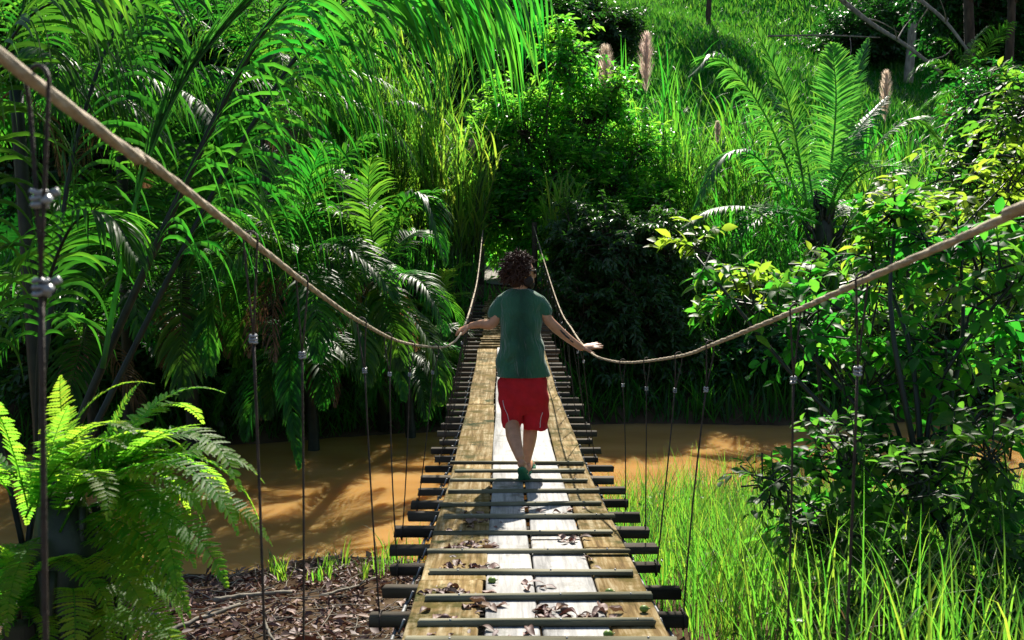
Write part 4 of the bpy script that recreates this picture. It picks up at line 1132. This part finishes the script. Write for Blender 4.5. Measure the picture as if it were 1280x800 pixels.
for i, (px, py, col) in enumerate([(805, 765, 'fruit'), (615, 729, 'fruit'), (760, 797, 'fruit'), (706, 766, 'dry'), (555, 783, 'dry'), (764, 750, 'fruit')]):
    d = 4.0
    for _ in range(12):
        p = P(px, py, d); d = d * (EYE - deck(p[1])) / (EYE - p[2])
    p = P(px, py, d); r = .016
    for ry in rung_y:
        if abs(p[1] - ry) < .05: p[1] = ry + .055
    mb = MB(); u = np.linspace(0, math.pi, 9)
    c0 = np.array([p[0], p[1], deck(p[1]) + r * .9])
    mb.tube(np.stack([c0[0] - np.cos(u) * r * 1.25, c0[1] + 0 * u, c0[2] + 0 * u], -1), np.maximum(np.sin(u) * r, .001), 10, a=.3)
    mb.tube([c0 + [r * 1.2, 0, 0], c0 + [r * 1.7, 0, .004]], .003, 4)
    o = mb.build("fallen_fruit", M[col], None, True, loc=c0)
    tag(o, "small green fallen fruit lying on the planks" if col == 'fruit' else "small shrivelled brown fallen fruit on the planks", "fruit", "fallen fruit on the planks")

# ------------------------------------------------------------------ the man
def remeshed(mb, name, mat, parent, voxel, sm=6, fn=None):
    o = mb.build(name, None)
    md = o.modifiers.new("r", 'REMESH'); md.mode = 'VOXEL'; md.voxel_size = voxel; md.use_smooth_shade = True
    ms = o.modifiers.new("s", 'SMOOTH'); ms.factor = .5; ms.iterations = sm
    dg = bpy.context.evaluated_depsgraph_get()
    me = bpy.data.meshes.new_from_object(o.evaluated_get(dg), depsgraph=dg)
    bpy.data.objects.remove(o)
    me.name = name
    me.materials.clear(); me.materials.append(mat)
    if fn is not None:
        co = np.empty(len(me.vertices) * 3, np.float32); me.vertices.foreach_get("co", co); co = co.reshape(-1, 3)
        nr = np.empty(len(me.vertices) * 3, np.float32); me.vertices.foreach_get("normal", nr); nr = nr.reshape(-1, 3)
        me.vertices.foreach_set("co", fn(co, nr).astype(np.float32).ravel()); me.update()
    me.polygons.foreach_set("use_smooth", np.ones(len(me.polygons), bool))
    return link(name, me, parent)

def rings(mb, rs, n=22):
    """closed loft of horizontal-ish ellipses: (cx,cy,cz,rx,ry[,pow])"""
    a = np.arange(n) * 2 * math.pi / n; V = []
    for r in rs:
        e = r[5] if len(r) > 5 else 1.0
        c_, s_ = np.cos(a), np.sin(a)
        V.append(np.stack([r[0] + r[3] * np.sign(c_) * np.abs(c_) ** e, r[1] + r[4] * np.sign(s_) * np.abs(s_) ** e, np.full(n, r[2])], -1))
    m = len(rs); V = np.vstack(V)
    i = np.arange(m - 1)[:, None] * n; j = np.arange(n)[None]; k = (j + 1) % n
    q = np.stack([i + j, i + k, i + n + k, i + n + j], -1).reshape(-1, 4)
    N = len(V); V = np.vstack([V, [rs[0][:3]], [rs[-1][:3]]]); t = []
    for j in range(n):
        t.append((N, (j + 1) % n, j)); t.append((N + 1, (m - 1) * n + j, (m - 1) * n + (j + 1) % n))
    mb.add(V, q, t)

def limb(mb, pts, rad, n=12, fine=18):
    c = catmull(pts, fine); r = np.interp(np.linspace(0, 1, fine), np.linspace(0, 1, len(rad)), rad)
    t0 = unit(c[0] - c[1]); t1 = unit(c[-1] - c[-2])
    pre = [c[0] + t0 * r[0] * .8, c[0] + t0 * r[0] * .45]; post = [c[-1] + t1 * r[-1] * .45, c[-1] + t1 * r[-1] * .8]
    mb.tube(np.vstack([pre, c, post]), np.concatenate([[r[0] * .35, r[0] * .85], r, [r[-1] * .85, r[-1] * .35]]), n)

YB = 6.72                                    # body plane
K = YB / F
def W(px, py, dy=0.0):
    return P(px, py, YB + dy)
def ball(mb, c, r, rot=None):
    u = np.linspace(0, math.pi, 11); n = 14
    a = np.arange(n) * 2 * math.pi / n
    V = np.stack([np.outer(np.sin(u), np.cos(a)), np.outer(np.sin(u), np.sin(a)), np.outer(np.cos(u), np.ones(n))], -1).reshape(-1, 3) * np.asarray(r)
    if rot is not None: V = V @ np.asarray(rot).T
    i = np.arange(10)[:, None] * n; j = np.arange(n)[None]; k = (j + 1) % n
    mb.add(V + np.asarray(c), np.stack([i + j, i + k, i + n + k, i + n + j], -1).reshape(-1, 4))

toeL = np.array([W(655, 600)[0], 6.62, deck(6.62)])
man = thing("person", "person in green T-shirt and red shorts walking away across the bridge, hands on ropes", "person", (toeL[0], YB, deck(YB)))
bd = MB()
cx = W(652, 400)[0]
# torso under the shirt
rings(bd, [(cx, YB, W(0, 500)[2], .15, .10), (cx, YB, W(0, 470)[2], .165, .11), (cx, YB, W(0, 430)[2], .14, .10), (cx, YB, W(0, 395)[2], .14, .10), (cx, YB - .005, W(0, 375)[2], .14, .085), (cx, YB, W(0, 366)[2], .09, .07)])
head = W(652, 341, -.0)
limb(bd, [W(650, 374, .0), W(650, 362, .0), W(651, 352, .01)], [.068, .056, .058])
th = math.radians(70)                         # head turned to the right
fwd = np.array([math.sin(th), math.cos(th), -.04]); rt = np.array([math.cos(th), -math.sin(th), 0]); HM = np.stack([rt, fwd, UP], -1)
ball(bd, head + [0, 0, .01], (.077, .097, .108), HM)
ball(bd, head + fwd * .035 + [0, 0, -.06], (.058, .068, .062), HM)
limb(bd, [head + fwd * .085 + [0, 0, .015], head + fwd * .108 + [0, 0, -.018], head + fwd * .098 + [0, 0, -.028]], [.010, .015, .012], fine=6)
for s in (-1, 1): ball(bd, head + rt * s * .079 + fwd * -.005 + [0, 0, -.01], (.012, .02, .032), HM)
# arms
arms = {}
for s, pts, rad in ((-1, [W(629, 377), W(622, 391, -.01), W(615, 405, -.02), W(602, 405, .07), W(589, 407, .13)], [.052, .045, .040, .041, .032, .026]),
                    (1, [W(673, 377), W(681, 391, -.01), W(688, 403, -.02), W(708, 421, .0), W(727, 435, .02)], [.052, .045, .040, .040, .032, .026])):
    limb(bd, pts, rad, fine=26)
    arms[s] = pts[-1]
def hand(mb, wrist, dirn, normal, curl, spread=.18, size=1.0, thumb=1):
    """palm, four unequal bent fingers and a thumb leaving the palm's side"""
    dirn = unit(np.asarray(dirn, float)); normal = unit(normal - dirn * np.dot(normal, dirn)); side = np.cross(normal, dirn)
    M_ = np.stack([side, dirn, normal], -1)
    palm_c = wrist + dirn * .048 * size
    ball(mb, palm_c, (.040 * size, .054 * size, .017 * size), M_)
    for i, (off, ln) in enumerate(((-.029, .066), (-.010, .076), (.010, .072), (.028, .056))):
        a = off / .03 * spread; d = unit(dirn + side * a); p = palm_c + side * off * size + dirn * .036 * size; pts = [p - d * .01]
        for j in range(3):
            q = pts[-1] + d * ln * size * (.45, .32, .27)[j]; pts.append(q)
            c_ = curl * (.8 + .15 * j); d = unit(d * math.cos(c_) - normal * math.sin(c_))
        limb(mb, pts, [.0098 * size, .009 * size, .0082 * size, .007 * size], 8, 9)
    b = palm_c - dirn * .018 * size + side * thumb * .034 * size
    d = unit(dirn * .7 + side * thumb * .8 - normal * .25)
    limb(mb, [b - d * .01, b + d * .032 * size, b + d * .055 * size + dirn * .008], [.0115 * size, .0105 * size, .008 * size], 8, 8)
hand(bd, arms[-1], W(569, 415, .17) - arms[-1], np.array([-.25, -.3, .9]), .55, .12, 1.05, thumb=1)
hand(bd, arms[1], W(750, 431, .04) - arms[1], np.array([.25, -.35, .85]), .10, .16, 1.08, thumb=-1)
# legs: left one trailing with its heel up, right one ahead and flat
hipz = W(0, 458)[2]
limb(bd, [np.array([cx - .08, YB, hipz]), W(640, 490, .03), W(640, 522, .0), W(642, 545, -.2), W(650, 572, -.44)], [.088, .082, .056, .058, .034], fine=28)
ankR = np.array([W(659, 0, .0)[0], 6.73, deck(6.73) + .085])
limb(bd, [np.array([cx + .08, YB, hipz]), W(667, 485, .05), W(664, 510, .09), W(662.5, 545, .03), ankR], [.088, .080, .056, .056, .034], fine=28)
heelL = np.array([P(652, 580, 6.25)[0], 6.25, P(652, 580, 6.25)[2]])
ballL = np.array([P(655, 600, 6.42)[0], 6.42, deck(6.42) + .055])
limb(bd, [heelL, (heelL + ballL) / 2 + [0, .025, .02], ballL, ballL + [.0, .05, .0]], [.032, .032, .034, .022], fine=12)
footR = ankR + [0.004, -.03, -.042]
limb(bd, [footR + [0, -.03, .0], footR + [.012, .06, .005], footR + [.025, .14, -.005], footR + [.035, .19, -.01]], [.032, .033, .034, .020], fine=12)
for i in range(5):
    p = footR + [.008 + .015 * i - .008, .19 - .008 * abs(i - 1), -.012]; limb(bd, [p, p + [.0, .03, -.003]], [.010, .008], 6, 4)
    p = ballL + [-.03 + .015 * i, .055, -.006]; limb(bd, [p, p + [.0, .03, -.004]], [.010, .008], 6, 4)
body = remeshed(bd, "body", M['skin'], man, .0055, 4)

sh = MB()
zz = lambda py: W(0, py)[2]
xx = lambda px: W(px, 0)[0]
def ring_px(l, r, py, ry, e=.85, dy=0): return ((xx(l) + xx(r)) / 2, YB + dy, zz(py), (xx(r) - xx(l)) / 2, ry, e)
rings(sh, [ring_px(618, 687, 471, .138), ring_px(620.5, 685.5, 455, .132), ring_px(623, 682, 435, .122), ring_px(624.5, 678, 406, .118), ring_px(623.5, 678.5, 390, .115), ring_px(619.5, 682, 379, .105), ring_px(621, 680.5, 371, .092), ring_px(630, 671, 365, .075), ring_px(637, 663, 361, .062)], 30)
limb(sh, [W(629, 377), W(622, 386, -.005), W(618, 394, -.012)], [.060, .060, .054], fine=10)
limb(sh, [W(673, 377), W(679, 384, -.005), W(683, 390, -.012)], [.060, .058, .052], fine=10)
def folds(co, nr):
    x, y, z = co[:, 0], co[:, 1], co[:, 2]
    env = smooth(3.06, 2.85, z)
    f = .012 * np.sin(x * 38 + 4 * np.sin(z * 5) + 1) * smooth(3.0, 2.5, z) + .006 * np.sin((x * np.sign(x - .03) * .9 + z) * 34 + 2 * np.sin(x * 18)) * smooth(2.45, 2.7, z) + .005 * np.sin(z * 26 - x * 22)
    return co + nr * np.array([1, 1, 0]) * (f * env)[:, None]
def shirt_mat():
    m, n, l, out = new_mat("green_shirt")
    tc = n.new("ShaderNodeTexCoord"); sp = n.new("ShaderNodeSeparateXYZ"); l.new(tc.outputs["Object"], sp.inputs[0])
    no = n.new("ShaderNodeTexNoise"); no.inputs["Scale"].default_value = 7; no.inputs["Detail"].default_value = 5; l.new(tc.outputs["Object"], no.inputs["Vector"])
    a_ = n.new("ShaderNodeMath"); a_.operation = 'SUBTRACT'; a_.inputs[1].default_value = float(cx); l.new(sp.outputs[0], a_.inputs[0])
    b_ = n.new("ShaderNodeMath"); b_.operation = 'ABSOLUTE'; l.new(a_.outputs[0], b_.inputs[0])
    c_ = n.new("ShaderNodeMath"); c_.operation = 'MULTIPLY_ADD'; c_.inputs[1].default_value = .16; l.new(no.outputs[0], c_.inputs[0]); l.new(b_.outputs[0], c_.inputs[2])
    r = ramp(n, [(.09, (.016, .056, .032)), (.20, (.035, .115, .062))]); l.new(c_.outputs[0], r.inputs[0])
    b = n.new("ShaderNodeBsdfPrincipled"); b.inputs["Roughness"].default_value = .9; b.inputs["Specular IOR Level"].default_value = .15
    b.inputs["Sheen Weight"].default_value = .3
    l.new(r.outputs[0], b.inputs["Base Color"]); l.new(b.outputs[0], out.inputs[0])
    mp = n.new("ShaderNodeMapping"); mp.inputs["Scale"].default_value = (1, 1, .35); l.new(tc.outputs["Object"], mp.inputs[0])
    wr = n.new("ShaderNodeTexNoise"); wr.inputs["Scale"].default_value = 13; wr.inputs["Detail"].default_value = 3; wr.inputs["Distortion"].default_value = 1.2; l.new(mp.outputs[0], wr.inputs["Vector"])
    bp = n.new("ShaderNodeBump"); bp.inputs["Strength"].default_value = .9; bp.inputs["Distance"].default_value = .05; l.new(wr.outputs[0], bp.inputs["Height"]); l.new(bp.outputs[0], b.inputs["Normal"])
    return m
shirt = remeshed(sh, "t_shirt", shirt_mat(), man, .008, 4, folds)
so = MB()
rings(so, [ring_px(640, 668, 518, .07, 1), ring_px(625, 685, 505, .122), ring_px(621.5, 687, 490, .130), ring_px(622, 686, 477, .124), ring_px(627, 680, 462, .10)], 28)
rings(so, [ring_px(627, 652, 535.5, .09, .9, -.01), ring_px(625, 653.5, 520, .10, .9, .0), ring_px(622.5, 655, 500, .118, .9), ring_px(622, 657, 482, .118, .9)], 24)
rings(so, [ring_px(655, 687.5, 538, .094, .9, .03), ring_px(653.5, 688, 520, .102, .9, .03), ring_px(651, 687.5, 500, .118, .9, .01), ring_px(649, 686.5, 482, .118, .9)], 24)
def folds2(co, nr):
    x, y, z = co[:, 0], co[:, 1], co[:, 2]
    return co + nr * (.004 * np.sin(x * 55 + z * 18) + .004 * np.sin(z * 45 + x * 30))[:, None]
shorts = remeshed(so, "shorts", M['shorts'], man, .007, 3, folds2)
for pp in ([(622, 500), (625, 512), (632, 524), (640, 534)], [(687, 521), (684, 529), (679, 537)]):
    c = catmull([W(*q, -.16) for q in pp], 14); off = np.array(shorts.matrix_world.translation) * 0
    loc = np.array(shorts.location) + np.array(man.location)
    g = []
    for p in c:
        ok, hit, nrm, idx = shorts.closest_point_on_mesh(Vector((p - loc).tolist()))
        g.append(np.array(hit) + np.array(nrm) * .001 + loc)
    mb = MB(); mb.tube(g, .0028, 5); mb.build("piping", M['piping'], shorts, True)
# flip-flops
def sole(name, heel, toe, nrm, label=None):
    heel = np.asarray(heel, float); toe = np.asarray(toe, float)
    d = unit(toe - heel); nrm = unit(nrm - d * np.dot(nrm, d)); s = np.cross(d, nrm); L = np.linalg.norm(toe - heel)
    u = np.linspace(0, 1, 13); w = np.interp(u, [0, .06, .2, .45, .75, .93, 1], [.012, .028, .034, .031, .045, .034, .012])
    V = []
    for z in (-.010, .010):
        for sg in (-1, 1):
            for i in range(13): V.append(heel + d * L * u[i] + s * sg * w[i] + nrm * z)
    q = []
    for i in range(12):
        q += [(i, i + 1, 13 + i + 1, 13 + i), (26 + i, 39 + i, 39 + i + 1, 26 + i + 1), (i, 26 + i, 26 + i + 1, i + 1), (13 + i, 13 + i + 1, 39 + i + 1, 39 + i)]
    q += [(0, 13, 39, 26), (12, 38, 51, 25)]
    mb = MB(); mb.add(V, q); o = mb.build(name, M['sandal'], man)
    sb = MB()
    post = heel + d * L * .80 + nrm * .010
    for sg in (-1, 1):
        sb.tube(catmull([post, post - d * .03 + s * sg * .025 + nrm * .045, heel + d * L * .45 + s * sg * .035 + nrm * .012], 9), .005, 5)
    sb.build("strap", M['sandal'], o, True)
dl = unit(ballL - heelL); nl = unit(np.array([0, .75, .66]) - dl * np.dot(np.array([0, .75, .66]), dl))
sole("flip_flop", heelL - dl * .035 - nl * .045, ballL + dl * .05 - nl * .043, nl)
sole("flip_flop", footR + [-.012, -.075, -.034], footR + [.042, .225, -.034], UP)
# hair, beard, sunglasses, tattoo
R = rng(33)
hb = MB()
ball(hb, head - fwd * .018 + [0, 0, .022], (.092, .098, .112), HM)
ball(hb, head - fwd * .045 + [0, 0, -.045], (.080, .062, .075), HM)
n = 850
dv = unit(R.normal(0, 1, (n, 3)))
keep = (dv[:, 1] < .28) & ~((dv[:, 2] < -.62)) | (dv[:, 2] > .62)
dv = dv[keep]
for v in dv:
    loc = np.array([v[0] * .094, v[1] * .100 - .018, v[2] * .115 + .016])
    if v[2] < -.1: loc[1] -= .014
    p = head + HM @ loc; out = unit(HM @ v)
    ln = R.uniform(.035, .085); ax = unit(out * .9 + np.array([0, 0, -.55]) + R.normal(0, .35, 3))
    e1 = unit(np.cross(ax, R.normal(0, 1, 3))); e2 = np.cross(ax, e1); rr = R.uniform(.006, .013); ph = R.uniform(0, 6.28)
    u = np.linspace(0, 1, 9); w_ = u * R.uniform(4, 8) + ph
    c = p + ax * (u * ln)[:, None] + (e1 * np.cos(w_)[:, None] + e2 * np.sin(w_)[:, None]) * rr
    hb.tube(c, np.interp(u, [0, .5, 1], [.006, .0055, .0012]), 4, cap=False)
hb.build("hair", M['hair'], man, True)
be = MB()
ball(be, head + fwd * .055 + [0, 0, -.085], (.050, .05, .045), HM)
for s in (-1, 1): ball(be, head + fwd * .03 + rt * s * .055 + [0, 0, -.062], (.018, .045, .045), HM)
be.build("beard", M['beard'], man, True)
gl = MB()
for s in (-1, 1):
    ball(gl, head + fwd * .096 + rt * s * .034 + [0, 0, .012], (.030, .008, .021), HM)
    gl.tube([head + fwd * .092 + rt * s * .062 + [0, 0, .018], head + fwd * .04 + rt * s * .083 + [0, 0, .018], head + rt * s * .085 + [0, 0, .010]], .004, 5)
gl.tube([head + fwd * .102 - rt * .01 + [0, 0, .016], head + fwd * .102 + rt * .01 + [0, 0, .016]], .003, 5)
gl.build("sunglasses", M['glass'], man, True)
ink = MB(); locb = np.array(body.location) + np.array(man.location)
for i in range(16):
    u = R.uniform(0, 1); a = R.uniform(-1, 1)
    p0 = np.array(W(702, 412)) * (1 - u) + np.array(W(714, 425)) * u + [a * .02, -.08, a * -.02]
    g = []
    for j in range(6):
        p = p0 + np.array([.012 * math.cos(j * 1.0 + i), 0, .012 * math.sin(j * .8 + i)])
        ok, hit, nrm, idx = body.closest_point_on_mesh(Vector((p - locb).tolist())); g.append(np.array(hit) + locb)
    ink.tube(g, .0026, 4)
o = ink.build("tattoo", M['ink'], man); o["label"] = "dark inked marks on the right forearm"
